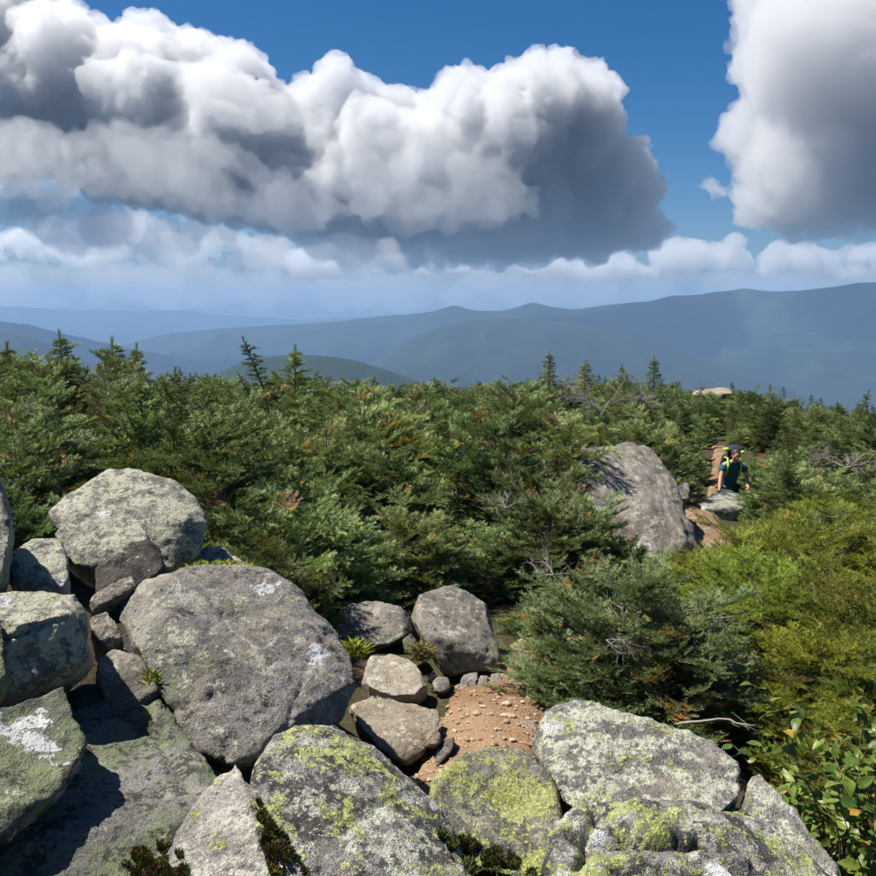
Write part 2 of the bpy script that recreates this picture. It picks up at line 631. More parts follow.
M_CLOUD = cloud_mat('cloud_volume', 0.0082)
M_CLOUD_R = cloud_mat('cloud_volume_near', 0.0045)
M_CLOUD_LOW = cloud_mat('cloud_volume_low', 0.0036)
main_poly = [(-260, -60), (-120, -70), (-40, -40), (20, -25), (62, 2), (85, 20), (105, 24), (150, 26), (200, 42), (240, 55), (268, 78), (290, 90),
             (318, 80), (345, 72), (365, 84), (395, 98), (440, 98), (446, 78), (470, 70), (495, 72), (512, 62), (530, 52), (556, 50), (578, 66),
             (606, 74), (616, 92), (618, 118), (634, 146), (652, 176), (656, 205), (668, 232), (640, 248), (590, 256), (520, 258), (450, 262), (400, 254),
             (350, 244), (310, 236), (270, 226), (210, 214), (150, 205), (95, 190), (40, 176), (-30, 180), (-120, 200), (-260, 210)]
cloud('huge grey bellied cumulus bank filling the sky at left and centre', main_poly, 8600, M_CLOUD, 330, 52, (6, 19), 4, scraps=70, deep=1.05)
cloud('big pale grey cloud heap leaning in from the right edge of the sky', [(742, -70), (738, 0), (746, 30), (736, 66), (752, 92), (738, 112), (726, 140), (736, 168), (742, 200), (752, 222), (790, 232), (850, 236), (960, 240), (1120, 236), (1180, 120), (1150, -80), (940, -110)],
      8200, M_CLOUD_R, 150, 60, (7, 22), 9, vox=3.8, scraps=25)
cloud('flat blue grey cloud shelf hanging below the left end of the bank', [(40, 224), (90, 212), (150, 212), (215, 226), (262, 236), (285, 250), (250, 262), (180, 262), (150, 258), (100, 254), (60, 244)], 9500, M_CLOUD_LOW, 40, 18, (5, 10), 12, deep=2.5)
M_CLOUD_MID = cloud_mat('cloud_volume_thin', 0.0014)
front = [([(70, 150), (100, 128), (150, 122), (200, 138), (250, 165), (300, 190), (322, 212), (280, 222), (210, 208), (150, 196), (95, 180)], 7300, 'paler cloud billow before the dark belly of the bank at left'),
         ([(-120, 130), (-40, 112), (20, 120), (60, 140), (84, 170), (60, 200), (0, 204), (-80, 196)], 7000, 'paler cloud billow at the left edge in front of the bank'),
         ([(330, 150), (380, 136), (430, 142), (470, 156), (510, 166), (536, 186), (520, 204), (486, 222), (440, 230), (396, 226), (350, 205)], 7400, 'soft pale billow before the middle of the bank'),
         ([(448, 96), (470, 78), (492, 80), (512, 70), (540, 60), (566, 66), (590, 84), (604, 108), (596, 136), (560, 146), (510, 140), (468, 128)], 8000, 'bright cauliflower head rising from the right end of the bank'),
         ([(180, 70), (225, 62), (258, 82), (290, 106), (330, 120), (320, 142), (262, 138), (205, 112)], 7600, 'bright billow on the shoulder of the bank left of centre')]
for i, (pl, yy, lb) in enumerate(front):
    cloud(lb, pl, yy, M_CLOUD_MID if i != 3 else M_CLOUD, 60, 19, (3, 11), 80 + i, vox=2.9, deep=1.2, amp=1.15, scraps=50)
frag = [([(-40, 196), (10, 186), (60, 190), (110, 204), (90, 222), (30, 226), (-40, 222)], 'torn grey cloud scrap at the left edge below the bank'),
        ([(300, 236), (345, 240), (400, 252), (440, 258), (430, 270), (370, 268), (320, 256)], 'torn cloud fringe under the middle of the bank'),
        ([(698, 186), (712, 181), (728, 186), (730, 194), (712, 197)], 'tiny cloud wisp beside the cloud at right')]
for i, (pl, lb) in enumerate(frag):
    cloud(lb, pl, 8000, M_CLOUD_LOW, 26, 12, (3, 8), 60 + i, vox=2.6, deep=2.0, amp=0.8, scraps=14)
M_VEIL = cloud_mat('cloud_volume_veil', 0.00042)  # thin layer added beyond the haze to whiten the sky over the ridges
cloud('long pale veil of thin cloud lying low along the whole horizon', [(-330, 270), (-150, 262), (60, 268), (200, 262), (380, 268), (560, 264), (700, 270), (900, 264), (1200, 268), (1200, 307), (800, 308), (400, 308), (0, 308), (-330, 308)], 27000, M_VEIL, 240, 20, (5, 13), 71, vox=5.5, deep=3.0, amp=0.7, scraps=40)
lows = [([(-60, 244), (-20, 236), (20, 232), (40, 242), (70, 246), (96, 238), (118, 240), (125, 258), (90, 268), (30, 262), (-60, 268)], 'small cream topped cumulus low at the left edge under the shelf'),
        ([(245, 254), (270, 246), (300, 252), (330, 246), (372, 256), (400, 250), (430, 262), (470, 260), (480, 272), (400, 276), (300, 272), (255, 268)], 'low pale cumulus streak under the middle of the bank'),
        ([(520, 268), (548, 256), (580, 262), (612, 252), (640, 262), (655, 272), (640, 282), (580, 284), (530, 280)], 'small hazy puff low above the twin peaks'),
        ([(648, 246), (668, 238), (690, 242), (715, 246), (738, 242), (752, 254), (750, 270), (700, 274), (655, 268)], 'low white cumulus row between the two great clouds'),
        ([(756, 262), (780, 250), (806, 244), (832, 256), (870, 246), (920, 240), (1000, 244), (1000, 268), (900, 276), (800, 276), (762, 272)], 'low pale cumulus under the cloud at the right edge')]
for i, (pl, lb) in enumerate(lows):
    cloud(lb, pl, 16500, M_CLOUD_LOW, 30, 12, (4, 9), 30 + i, vox=2.8, deep=2.0, amp=0.7, group='low cumulus row above the ridges')

# ------------------------------------------------------------------ haze: the air up to the mountains
def build_haze():
    bm = bmesh.new()
    bmesh.ops.create_cube(bm, size=1.0)
    me = bpy.data.meshes.new('haze')
    bm.to_mesh(me); bm.free()
    t = NT('haze_air')
    v = t.n('ShaderNodeVolumePrincipled')
    v.inputs['Color'].default_value = (0.345, 0.555, 0.88, 1)
    v.inputs['Density'].default_value = 0.000074
    v.inputs['Anisotropy'].default_value = 0.1
    t.l(v.outputs[0], t.out.inputs['Volume'])
    t.m.cycles.homogeneous_volume = True
    o = link('haze', me, t.m)
    z0, z1 = -1205.0, 318.0
    o.scale = (46000, 46000, z1 - z0)
    o.location = (0, -1000, 0.5 * (z0 + z1))
    tag(o, 'pale blue haze between the summit and the mountains', 'haze', kind='stuff')

# ------------------------------------------------------------------ rock materials
def rock_mat(name, c1, c2, pale=0.4, pale_c=(0.36, 0.36, 0.27), yel=0.2, yel_c=(0.345, 0.375, 0.110), black=0.2, white=0.0, green=0.0, warm=0.0, streak=0.0, ysc=1.0):
    """weathered granite with crusts of lichen; the numbers are shares of the surface"""
    t = NT(name)
    P, rnd = t.objvec()
    big = t.noise(P, 1.6, 3, 0.6)
    mid = t.noise(P, 9, 5, 0.72)
    fine = t.noise(P, 70, 3, 0.8)
    grain = t.voro(P, 210)
    col = t.mix(t.step(t.math('ADD', t.math('MULTIPLY', big, 0.6), t.math('MULTIPLY', mid, 0.4)), 0.40, 0.60), c1, c2)
    if warm:
        wv = t.noise(P, 3.1, 4, 0.6)
        col = t.mix(t.math('MULTIPLY', t.step(wv, 0.45, 0.7), warm), col, (0.34, 0.20, 0.11))
    # mineral grain
    col = t.mix(t.step(grain, 0.25, 0.6), col, t.mix(0.55, col, (0.03, 0.03, 0.03)))
    col = t.mix(t.math('MULTIPLY', t.step(fine, 0.53, 0.72), 0.35), col, (0.46, 0.45, 0.42))
    col = t.mix(t.math('MULTIPLY', t.step(fine, 0.46, 0.28), 0.75), col, (0.035, 0.033, 0.03))

    brk = t.noise(P, 34, 3, 0.7)
    # broad stains of weathering and a few quartz veins
    st = t.noise(t.vadd(P, (2.2, 8.8, 4.1)), 3.3, 4, 0.65)
    col = t.mix(t.math('MULTIPLY', t.step(st, 0.54, 0.66), 0.45), col, (0.34, 0.29, 0.215))
    col = t.mix(t.math('MULTIPLY', t.step(st, 0.47, 0.36), 0.55), col, tuple(c * 0.55 for c in c1))
    vn = t.noise(t.vadd(P, (7.1, 1.8, 3.3)), 1.1, 2, 0.5)
    vv = t.step(t.math('ABSOLUTE', t.math('SUBTRACT', vn, 0.5)), 0.005, 0.001)
    col = t.mix(t.math('MULTIPLY', vv, t.math('MULTIPLY', t.step(st, 0.48, 0.58), 0.55)), col, (0.46, 0.43, 0.38))

    def edge(mask_scale, share, sharp, seedv, det=4, rough=0.62, mixf=0.42):
        """broken patches: a broad field torn up by a finer one"""
        q = t.vadd(P, seedv)
        n = t.noise(q, mask_scale, det, rough)
        n = t.math('ADD', t.math('MULTIPLY', n, 1 - mixf), t.math('MULTIPLY', brk, mixf))
        th = 0.64 - 0.28 * share
        return t.step(n, th - sharp, th + sharp), n
    if green:
        mg, _ = edge(2.4, green, 0.05, (3.1, 7.7, 1.3))
        col = t.mix(t.math('MULTIPLY', mg, t.math('ADD', t.math('MULTIPLY', mid, 0.8), 0.25, True)), col, (0.115, 0.155, 0.060))
    if black:
        mb, _ = edge(9, black, 0.02, (9.2, 2.1, 5.5))
        col = t.mix(t.math('MULTIPLY', mb, 0.85), col, (0.030, 0.029, 0.027))
    if pale:
        mp, _ = edge(8.0, pale, 0.03, (1.2, 4.4, 8.1), 4, 0.7)
        pc = t.mix(fine, tuple(c * 0.62 for c in pale_c), tuple(c * 1.25 for c in pale_c))
        col = t.mix(t.math('MULTIPLY', mp, t.math('SUBTRACT', 0.92, t.math('MULTIPLY', t.step(fine, 0.48, 0.32), 0.75))), col, pc)
    if white:
        mw, _ = edge(3.4, white, 0.010, (6.6, 0.3, 2.9), 4, 0.55, 0.26)
        wc = t.mix(mid, (0.30, 0.31, 0.32), (0.56, 0.57, 0.57))
        col = t.mix(mw, col, wc)
    hy = None
    if yel:
        my, yn = edge(7.5 * ysc, yel, 0.012, (5.7, 5.1, 0.4), 4, 0.66)
        th = 0.64 - 0.28 * yel
        rim = t.math('MULTIPLY', t.step(yn, th - 0.04, th - 0.012), t.math('SUBTRACT', 1.0, my))
        col = t.mix(t.math('MULTIPLY', rim, 0.6), col, (0.035, 0.036, 0.028))
        cell = t.voro(P, 75)
        yc = t.mix(t.step(cell, 0.15, 0.62), tuple(c * 1.15 for c in yel_c), tuple(c * 0.55 for c in yel_c))
        yc = t.mix(t.step(mid, 0.42, 0.62), yc, t.mix(0.5, yc, (0.40, 0.42, 0.22)))
        col = t.mix(t.math('MULTIPLY', my, t.math('SUBTRACT', 0.95, t.math('MULTIPLY', t.step(fine, 0.5, 0.3), 0.6))), col, yc)
        hy = my
    h = t.math('ADD', t.math('MULTIPLY', mid, 0.55), t.math('MULTIPLY', fine, 0.32))
    h = t.math('ADD', h, t.math('MULTIPLY', grain, -0.07))
    if hy is not None:
        h = t.math('ADD', h, t.math('MULTIPLY', hy, 0.05))
    nb = t.bump(h, 1.0, 0.05)
    return t.surf(t.bsdf(col, 0.88, 0.25, nb).outputs[0])


GREY1, GREY2 = (0.16, 0.148, 0.132), (0.235, 0.222, 0.205)
M_ROCK_DARK = rock_mat('granite_grey', (0.185, 0.168, 0.160), (0.375, 0.342, 0.322), pale=0.30, yel=0.04, yel_c=(0.30, 0.32, 0.14), black=0.22, green=0.22, white=0.06)
M_ROCK_PALE = rock_mat('granite_pale_lichen', GREY1, (0.29, 0.275, 0.245), pale=0.58, pale_c=(0.40, 0.40, 0.31), yel=0.10, yel_c=(0.36, 0.37, 0.16), black=0.2, white=0.12, green=0.22)
M_ROCK_YEL = rock_mat('granite_map_lichen', (0.185, 0.174, 0.165), (0.40, 0.378, 0.355), pale=0.46, pale_c=(0.44, 0.44, 0.36), yel=0.37, black=0.58, white=0.16)
M_ROCK_YEL2 = rock_mat('granite_olive_lichen', (0.13, 0.12, 0.10), (0.27, 0.25, 0.20), pale=0.42, pale_c=(0.33, 0.33, 0.21), yel=0.52, yel_c=(0.33, 0.35, 0.095), black=0.24, white=0.12, ysc=0.7)
M_ROCK_CRUST = rock_mat('granite_white_crust', (0.16, 0.148, 0.136), (0.32, 0.295, 0.27), pale=0.52, pale_c=(0.44, 0.45, 0.35), yel=0.22, black=0.22, white=0.12)
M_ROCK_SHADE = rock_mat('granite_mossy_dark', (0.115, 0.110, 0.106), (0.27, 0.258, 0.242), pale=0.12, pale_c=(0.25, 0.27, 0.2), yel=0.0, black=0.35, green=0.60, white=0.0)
M_ROCK_DARK_SHADED = rock_mat('granite_charcoal', (0.045, 0.040, 0.036), (0.105, 0.092, 0.080), pale=0.10, yel=0.0, black=0.35, green=0.1)  # darkened so a slab the sun reaches looks shaded; a small dark rock shares it
M_ROCK_WHITE = rock_mat('granite_white_patches', (0.10, 0.095, 0.09), (0.24, 0.23, 0.21), pale=0.2, yel=0.14, yel_c=(0.27, 0.30, 0.09), black=0.3, green=0.5, white=0.36)
M_ROCK_TAN = rock_mat('trail_stone_tan', (0.30, 0.24, 0.17), (0.48, 0.41, 0.31), pale=0.22, pale_c=(0.50, 0.45, 0.36), yel=0.0, black=0.1, warm=0.5)
M_ROCK_CREAM = rock_mat('trail_stone_cream', (0.40, 0.34, 0.255), (0.56, 0.50, 0.40), pale=0.3, pale_c=(0.55, 0.51, 0.42), yel=0.0, black=0.06, warm=0.2)
M_ROCK_TANGREY = rock_mat('trail_stone_grey', (0.19, 0.165, 0.14), (0.36, 0.325, 0.28), pale=0.30, pale_c=(0.40, 0.39, 0.32), yel=0.06, yel_c=(0.34, 0.35, 0.14), black=0.16, green=0.12)
M_ROCK_STREAK = rock_mat('schist_pale_streaked', (0.21, 0.197, 0.185), (0.43, 0.405, 0.37), pale=0.40, pale_c=(0.42, 0.41, 0.35), yel=0.19, black=0.24)

ROCKS = []


def unit_(v):
    return v / (np.linalg.norm(v) + 1e-9)


def rock(label, mat, pts, back=0.7, vox=0.014, smooth=3, amp=1.0, seed=1, strata=None, cracks=(), group=None, name='boulder', drop=0.15, shrink=0.86):
    """a boulder: hull of corner points (pixel, pixel, distance), worn round, then given relief"""
    F = np.array([at(*p) for p in pts])
    c = F.mean(0)
    B = []
    for p in F:
        q = p * (1 + back / np.linalg.norm(p))
        q = c * (1 + back / np.linalg.norm(c)) + (q - c * (1 + back / np.linalg.norm(c))) * shrink
        q[2] -= drop
        B.append(q)
    V = np.concatenate([F, np.array(B)])
    base = np.array((c[0], c[1] + back * 0.3, V[:, 2].min()))
    bm = bmesh.new()
    for p in V - base:
        bm.verts.new(p)
    ret = bmesh.ops.convex_hull(bm, input=bm.verts)
    bmesh.ops.delete(bm, geom=[g for g in ret['geom_interior'] if isinstance(g, bmesh.types.BMVert)], context='VERTS')
    bmesh.ops.recalc_face_normals(bm, faces=bm.faces)
    me = bpy.data.meshes.new('boulder')
    bm.to_mesh(me); bm.free()
    size = float(np.linalg.norm(V.max(0) - V.min(0)))
    me = remeshed(me, vox * 1.25, smooth)
    n = len(me.vertices)
    co = np.empty(n * 3, dtype=np.float32); me.vertices.foreach_get('co', co)
    no = np.empty(n * 3, dtype=np.float32); me.vertices.foreach_get('normal', no)
    co = co.reshape(-1, 3).astype(np.float64); no = no.reshape(-1, 3).astype(np.float64)
    s = size * 0.5
    # chipped faces: shave the block with a few planes
    rg_ = np.random.default_rng(seed)
    for k in range(14):
        pn = unit_(rg_.normal(0, 1, 3) * np.array([1, 1, 0.8]))
        pr = co @ pn
        off = np.quantile(pr, rg_.uniform(0.972, 0.996))
        co = co - np.clip(pr - off, 0, None)[:, None] * pn * 0.85
    d = fbm(co / (0.55 * s), 3, seed) * 0.040 * s
    # planar facets and ledges: terraced noise
    f = fbm(co / (0.38 * s) + 7, 3, seed + 40)
    d += (np.round(f * 4) / 4 * 0.5 + f * 0.5) * 0.040 * s
    d += fbm(co / 0.11, 4, seed + 60, 0.6) * 0.013 * min(1, s * 2)
    rg = 1 - np.abs(fbm(co / (0.34 * s) + 3, 4, seed + 80)) * 2
    d -= np.clip(rg - 0.88, 0, 1) * 0.05 * s
    pit = fbm(co / 0.035, 3, seed + 90, 0.65)
    d += pit * 0.008 - np.clip(fbm(co / 0.06, 2, seed + 95) - 0.3, 0, 1) * 0.012
    if strata is not None:
        ax, fr, am = np.array(strata[0], dtype=float), strata[1], strata[2]
        ax /= np.linalg.norm(ax)
        u = co @ ax
        q = np.stack([u * fr, fbm(co * 2.0, 2, seed + 5) * 1.2, np.zeros(n)], 1)
        d += fbm(q, 4, seed + 6, 0.6) * am
    d *= amp
    cw = co + base
    for cr in cracks:
        a, b, wdt, dep = cr[0], cr[1], cr[2], cr[3]
        pa, pb = at(a[0], a[1], 1.0), at(b[0], b[1], 1.0)
        nn = np.cross(pa, pb); nn /= np.linalg.norm(nn)
        wob = fbm(co / 0.12, 3, seed + 70) * 0.03
        dist = np.abs(cw @ nn + wob)
        # only between the two ends
        ll = (pb - pa); tt = ((cw / cw[:, 1:2] - pa) @ ll) / (ll @ ll)
        end = np.clip(np.minimum(tt + 0.05, 1.05 - tt) * 8, 0, 1)
        d -= np.exp(-(dist / wdt) ** 2) * dep * end
    co = co + no * d[:, None]
    me.vertices.foreach_set('co', co.astype(np.float32).ravel())
    me.update()
    o = link(name, me, mat, loc=tuple(base))
    tag(o, label, 'boulder' if name == 'boulder' else 'stone', group)
    ROCKS.append(o)
    return o


# --- the foreground ledge of lichen-covered boulders
rock('large boulder at bottom centre, freckled with bright yellow green and black lichen', M_ROCK_YEL,
     [(246, 752, 3.02), (262, 736, 3.12), (330, 716, 3.25), (352, 724, 3.25), (402, 762, 3.2), (428, 800, 3.05), (446, 836, 2.85), (490, 890, 2.6), (470, 950, 2.35), (300, 950, 2.3), (268, 880, 2.5), (250, 800, 2.75)],
     back=0.75, vox=0.010, smooth=2, seed=11, cracks=[((404, 796), (340, 828), 0.012, 0.02), ((262, 800), (300, 876), 0.015, 0.015)])
rock('pale streaked pointed boulder between moss tufts at bottom left', M_ROCK_STREAK,
     [(236, 760, 3.0), (250, 786, 2.92), (268, 830, 2.75), (292, 900, 2.5), (290, 950, 2.3), (120, 950, 2.45), (150, 880, 2.65), (172, 832, 2.8), (196, 792, 2.95)],
     back=0.5, vox=0.009, smooth=3, seed=23, strata=((0.75, -0.2, 0.55), 26, 0.016), amp=1.0)
rock('olive lichen covered dome boulder right of the bottom centre boulder', M_ROCK_YEL2,
     [(424, 786, 3.1), (446, 762, 3.3), (486, 742, 3.42), (520, 742, 3.42), (545, 752, 3.38), (556, 790, 3.2), (552, 822, 3.05), (566, 868, 2.85), (520, 890, 2.75), (462, 860, 2.85), (432, 820, 2.98)],
     back=0.55, vox=0.009, smooth=4, seed=31)
rock('peaked grey boulder with whitish crust beside the olive dome boulder', M_ROCK_CRUST,
     [(526, 736, 3.55), (545, 708, 3.66), (570, 697, 3.72), (588, 699, 3.72), (622, 716, 3.7), (646, 738, 3.62), (680, 742, 3.55), (712, 742, 3.5), (738, 764, 3.4), (742, 800, 3.2), (700, 830, 3.0), (600, 830, 3.0), (560, 800, 3.15)],
     back=0.6, vox=0.009, smooth=2, seed=43, cracks=[((640, 740), (600, 800), 0.02, 0.012), ((700, 742), (742, 800), 0.015, 0.01)])
rock('broad black and yellow blotched ledge filling the bottom right rocks', M_ROCK_YEL,
     [(556, 826, 2.95), (588, 806, 3.05), (640, 802, 3.05), (690, 806, 3.05), (745, 800, 3.12), (772, 822, 3.05), (812, 852, 2.95), (842, 880, 2.85), (850, 940, 2.6), (700, 960, 2.35), (560, 950, 2.4), (545, 870, 2.7)],
     back=0.6, vox=0.009, smooth=3, seed=57, strata=((0.45, 0.1, 0.9), 9, 0.042), cracks=[((570, 838), (700, 850), 0.020, 0.075), ((690, 842), (775, 890), 0.022, 0.085), ((610, 872), (730, 888), 0.015, 0.05), ((600, 815), (575, 870), 0.015, 0.05)])
rock('narrow grey boulder on the right shoulder of the blotched ledge', M_ROCK_CRUST,
     [(742, 778, 3.35), (758, 768, 3.4), (770, 800, 3.25), (800, 816, 3.2), (818, 836, 3.1), (838, 862, 2.98), (846, 900, 2.8), (800, 900, 2.8), (760, 850, 3.0), (744, 812, 3.2)],
     back=0.45, vox=0.009, smooth=3, seed=63)
# --- left pile
rock('largest rounded grey boulder in the left pile, taller than those around', M_ROCK_DARK,
     [(122, 602, 4.35), (140, 588, 4.55), (196, 566, 4.85), (262, 574, 4.9), (300, 590, 4.8), (334, 622, 4.6), (352, 656, 4.45), (358, 690, 4.3), (345, 722, 4.1), (290, 745, 3.88), (232, 764, 3.72), (196, 748, 3.76), (172, 716, 3.86), (160, 680, 3.98), (134, 640, 4.15), (230, 660, 4.12), (290, 670, 4.2), (160, 610, 4.28)],
     back=0.8, vox=0.012, smooth=3, seed=71, cracks=[((196, 585), (265, 625), 0.018, 0.022), ((312, 655), (288, 725), 0.012, 0.014), ((165, 712), (250, 690), 0.022, 0.02), ((262, 622), (330, 640), 0.012, 0.014)])
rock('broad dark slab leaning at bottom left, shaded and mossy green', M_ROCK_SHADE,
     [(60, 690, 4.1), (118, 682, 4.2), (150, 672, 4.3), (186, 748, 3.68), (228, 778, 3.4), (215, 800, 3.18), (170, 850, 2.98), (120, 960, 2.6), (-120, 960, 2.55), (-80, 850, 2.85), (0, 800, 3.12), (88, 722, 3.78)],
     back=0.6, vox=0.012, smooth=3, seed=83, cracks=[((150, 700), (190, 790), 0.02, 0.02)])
rock('angular slab with large white lichen patches at the left edge', M_ROCK_WHITE,
     [(-70, 730, 3.1), (0, 706, 3.25), (40, 688, 3.35), (62, 682, 3.38), (84, 734, 3.2), (86, 746, 3.16), (62, 790, 3.0), (30, 818, 2.9), (0, 836, 2.8), (-70, 880, 2.65)],
     back=0.42, vox=0.010, smooth=2, seed=97)
rock('blocky layered boulder at the left edge above the white patched slab', M_ROCK_PALE,
     [(-60, 600, 3.75), (0, 588, 3.95), (40, 585, 4.05), (74, 586, 4.05), (88, 616, 3.9), (92, 652, 3.75), (74, 666, 3.68), (40, 682, 3.6), (0, 700, 3.5), (-60, 716, 3.45), (20, 622, 3.62), (70, 612, 3.75)],
     back=0.5, vox=0.010, smooth=2, seed=101, strata=((0.1, 0.2, 1.0), 12, 0.014), cracks=[((-10, 642), (60, 622), 0.012, 0.03)])
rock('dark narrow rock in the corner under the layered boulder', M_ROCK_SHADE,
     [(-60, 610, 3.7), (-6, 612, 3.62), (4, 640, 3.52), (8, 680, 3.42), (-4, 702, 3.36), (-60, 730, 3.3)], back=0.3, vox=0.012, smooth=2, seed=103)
rock('squarish pale boulder standing behind the layered boulder', M_ROCK_PALE,
     [(15, 548, 4.6), (36, 535, 4.75), (60, 538, 4.75), (66, 556, 4.6), (74, 590, 4.4), (40, 590, 4.35), (14, 590, 4.4), (18, 566, 4.5)],
     back=0.4, vox=0.011, smooth=3, seed=107)
rock('tall grey rock cut off by the left edge of the view', M_ROCK_PALE,
     [(-90, 440, 4.2), (-20, 448, 4.3), (2, 478, 4.25), (8, 500, 4.2), (14, 534, 4.1), (12, 566, 4.05), (0, 582, 4.0), (-90, 590, 3.9)],
     back=0.5, vox=0.012, smooth=3, seed=109, amp=0.7)
rock('pale topmost boulder of the left pile against the firs', M_ROCK_PALE,
     [(48, 512, 5.35), (68, 498, 5.5), (108, 472, 5.7), (134, 470, 5.75), (172, 480, 5.7), (196, 502, 5.55), (206, 524, 5.4), (198, 552, 5.25), (172, 572, 5.15), (120, 572, 5.15), (60, 530, 5.25), (130, 510, 5.3), (185, 520, 5.25)],
     back=0.65, vox=0.013, smooth=2, seed=113)
rock('lumpy boulder tucked against the front of the topmost pale boulder', M_ROCK_PALE,
     [(56, 532, 5.0), (76, 512, 5.15), (104, 509, 5.2), (140, 516, 5.15), (152, 540, 5.0), (140, 566, 4.9), (92, 574, 4.85), (66, 554, 4.88)],
     back=0.4, vox=0.012, smooth=3, seed=127)
rock('dark shaded slab standing on edge below the topmost boulder', M_ROCK_DARK_SHADED,
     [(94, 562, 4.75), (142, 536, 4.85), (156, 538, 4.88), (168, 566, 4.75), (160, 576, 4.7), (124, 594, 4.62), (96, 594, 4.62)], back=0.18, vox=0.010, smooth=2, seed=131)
rock('thin brownish slab leaning across the dark slab', M_ROCK_TANGREY,
     [(88, 602, 4.48), (94, 592, 4.52), (132, 572, 4.6), (138, 580, 4.58), (136, 588, 4.53), (92, 609, 4.44)], back=0.2, vox=0.008, smooth=2, seed=137)
rock('small wedge rock under the thin brownish slab', M_ROCK_TANGREY,
     [(88, 612, 4.4), (104, 606, 4.45), (116, 618, 4.42), (126, 640, 4.36), (108, 648, 4.3), (92, 634, 4.32)], back=0.25, vox=0.009, smooth=2, seed=139)
rock('small dark rock wedged beside the largest grey boulder', M_ROCK_DARK_SHADED,
     [(122, 634, 4.38), (136, 628, 4.42), (152, 634, 4.4), (156, 654, 4.3), (134, 658, 4.28), (122, 648, 4.32)], back=0.25, vox=0.009, smooth=3, seed=149)
rock('rounded block in the gap left of the largest grey boulder', M_ROCK_TANGREY,
     [(96, 656, 4.15), (116, 648, 4.25), (142, 654, 4.22), (158, 680, 4.1), (154, 704, 3.98), (116, 724, 3.9), (108, 712, 3.92), (98, 680, 4.02)], back=0.4, vox=0.010, smooth=4, seed=151)
rock('low rock behind the crest of the largest grey boulder', M_ROCK_PALE,
     [(186, 558, 5.6), (206, 546, 5.7), (224, 548, 5.7), (244, 564, 5.6), (262, 578, 5.45), (190, 580, 5.45)], back=0.4, vox=0.013, smooth=3, seed=157)
rock('little stone wedged in the crevice under the largest grey boulder', M_ROCK_TANGREY,
     [(192, 752, 3.95), (204, 751, 3.98), (220, 757, 3.95), (214, 763, 3.9), (194, 760, 3.9)], back=0.1, vox=0.006, smooth=2, seed=163, name='stone')
# --- rocks round the dirt patch
rock('shaded rock under the firs behind the largest grey boulder', M_ROCK_DARK,
     [(326, 626, 7.1), (340, 604, 7.3), (380, 600, 7.35), (408, 612, 7.25), (414, 634, 7.05), (380, 648, 6.95), (336, 650, 6.95)], back=0.6, vox=0.016, smooth=3, seed=167)
rock('tan topped boulder with dark front under the firs above the dirt patch', M_ROCK_TANGREY,
     [(408, 608, 6.75), (424, 592, 7.0), (452, 586, 7.15), (484, 600, 7.1), (496, 626, 6.8), (507, 660, 6.5), (502, 670, 6.45), (452, 674, 6.35), (438, 662, 6.35), (424, 636, 6.5), (436, 640, 6.35), (468, 634, 6.5)],
     back=0.5, vox=0.014, smooth=2, seed=173, amp=0.8)
rock('flat tan stone lying left of the dirt patch', M_ROCK_CREAM,
     [(360, 674, 5.85), (370, 656, 6.1), (392, 652, 6.2), (416, 662, 6.1), (430, 684, 5.85), (418, 694, 5.7), (392, 696, 5.65), (370, 688, 5.7)], back=0.25, vox=0.011, smooth=2, seed=179, amp=0.8)
rock('brown wedge boulder below the flat tan stone', M_ROCK_TAN,
     [(350, 706, 5.35), (374, 694, 5.55), (420, 702, 5.5), (440, 708, 5.4), (445, 724, 5.25), (430, 744, 5.1), (406, 764, 4.95), (384, 752, 4.95), (362, 730, 5.1)], back=0.4, vox=0.011, smooth=3, seed=181)
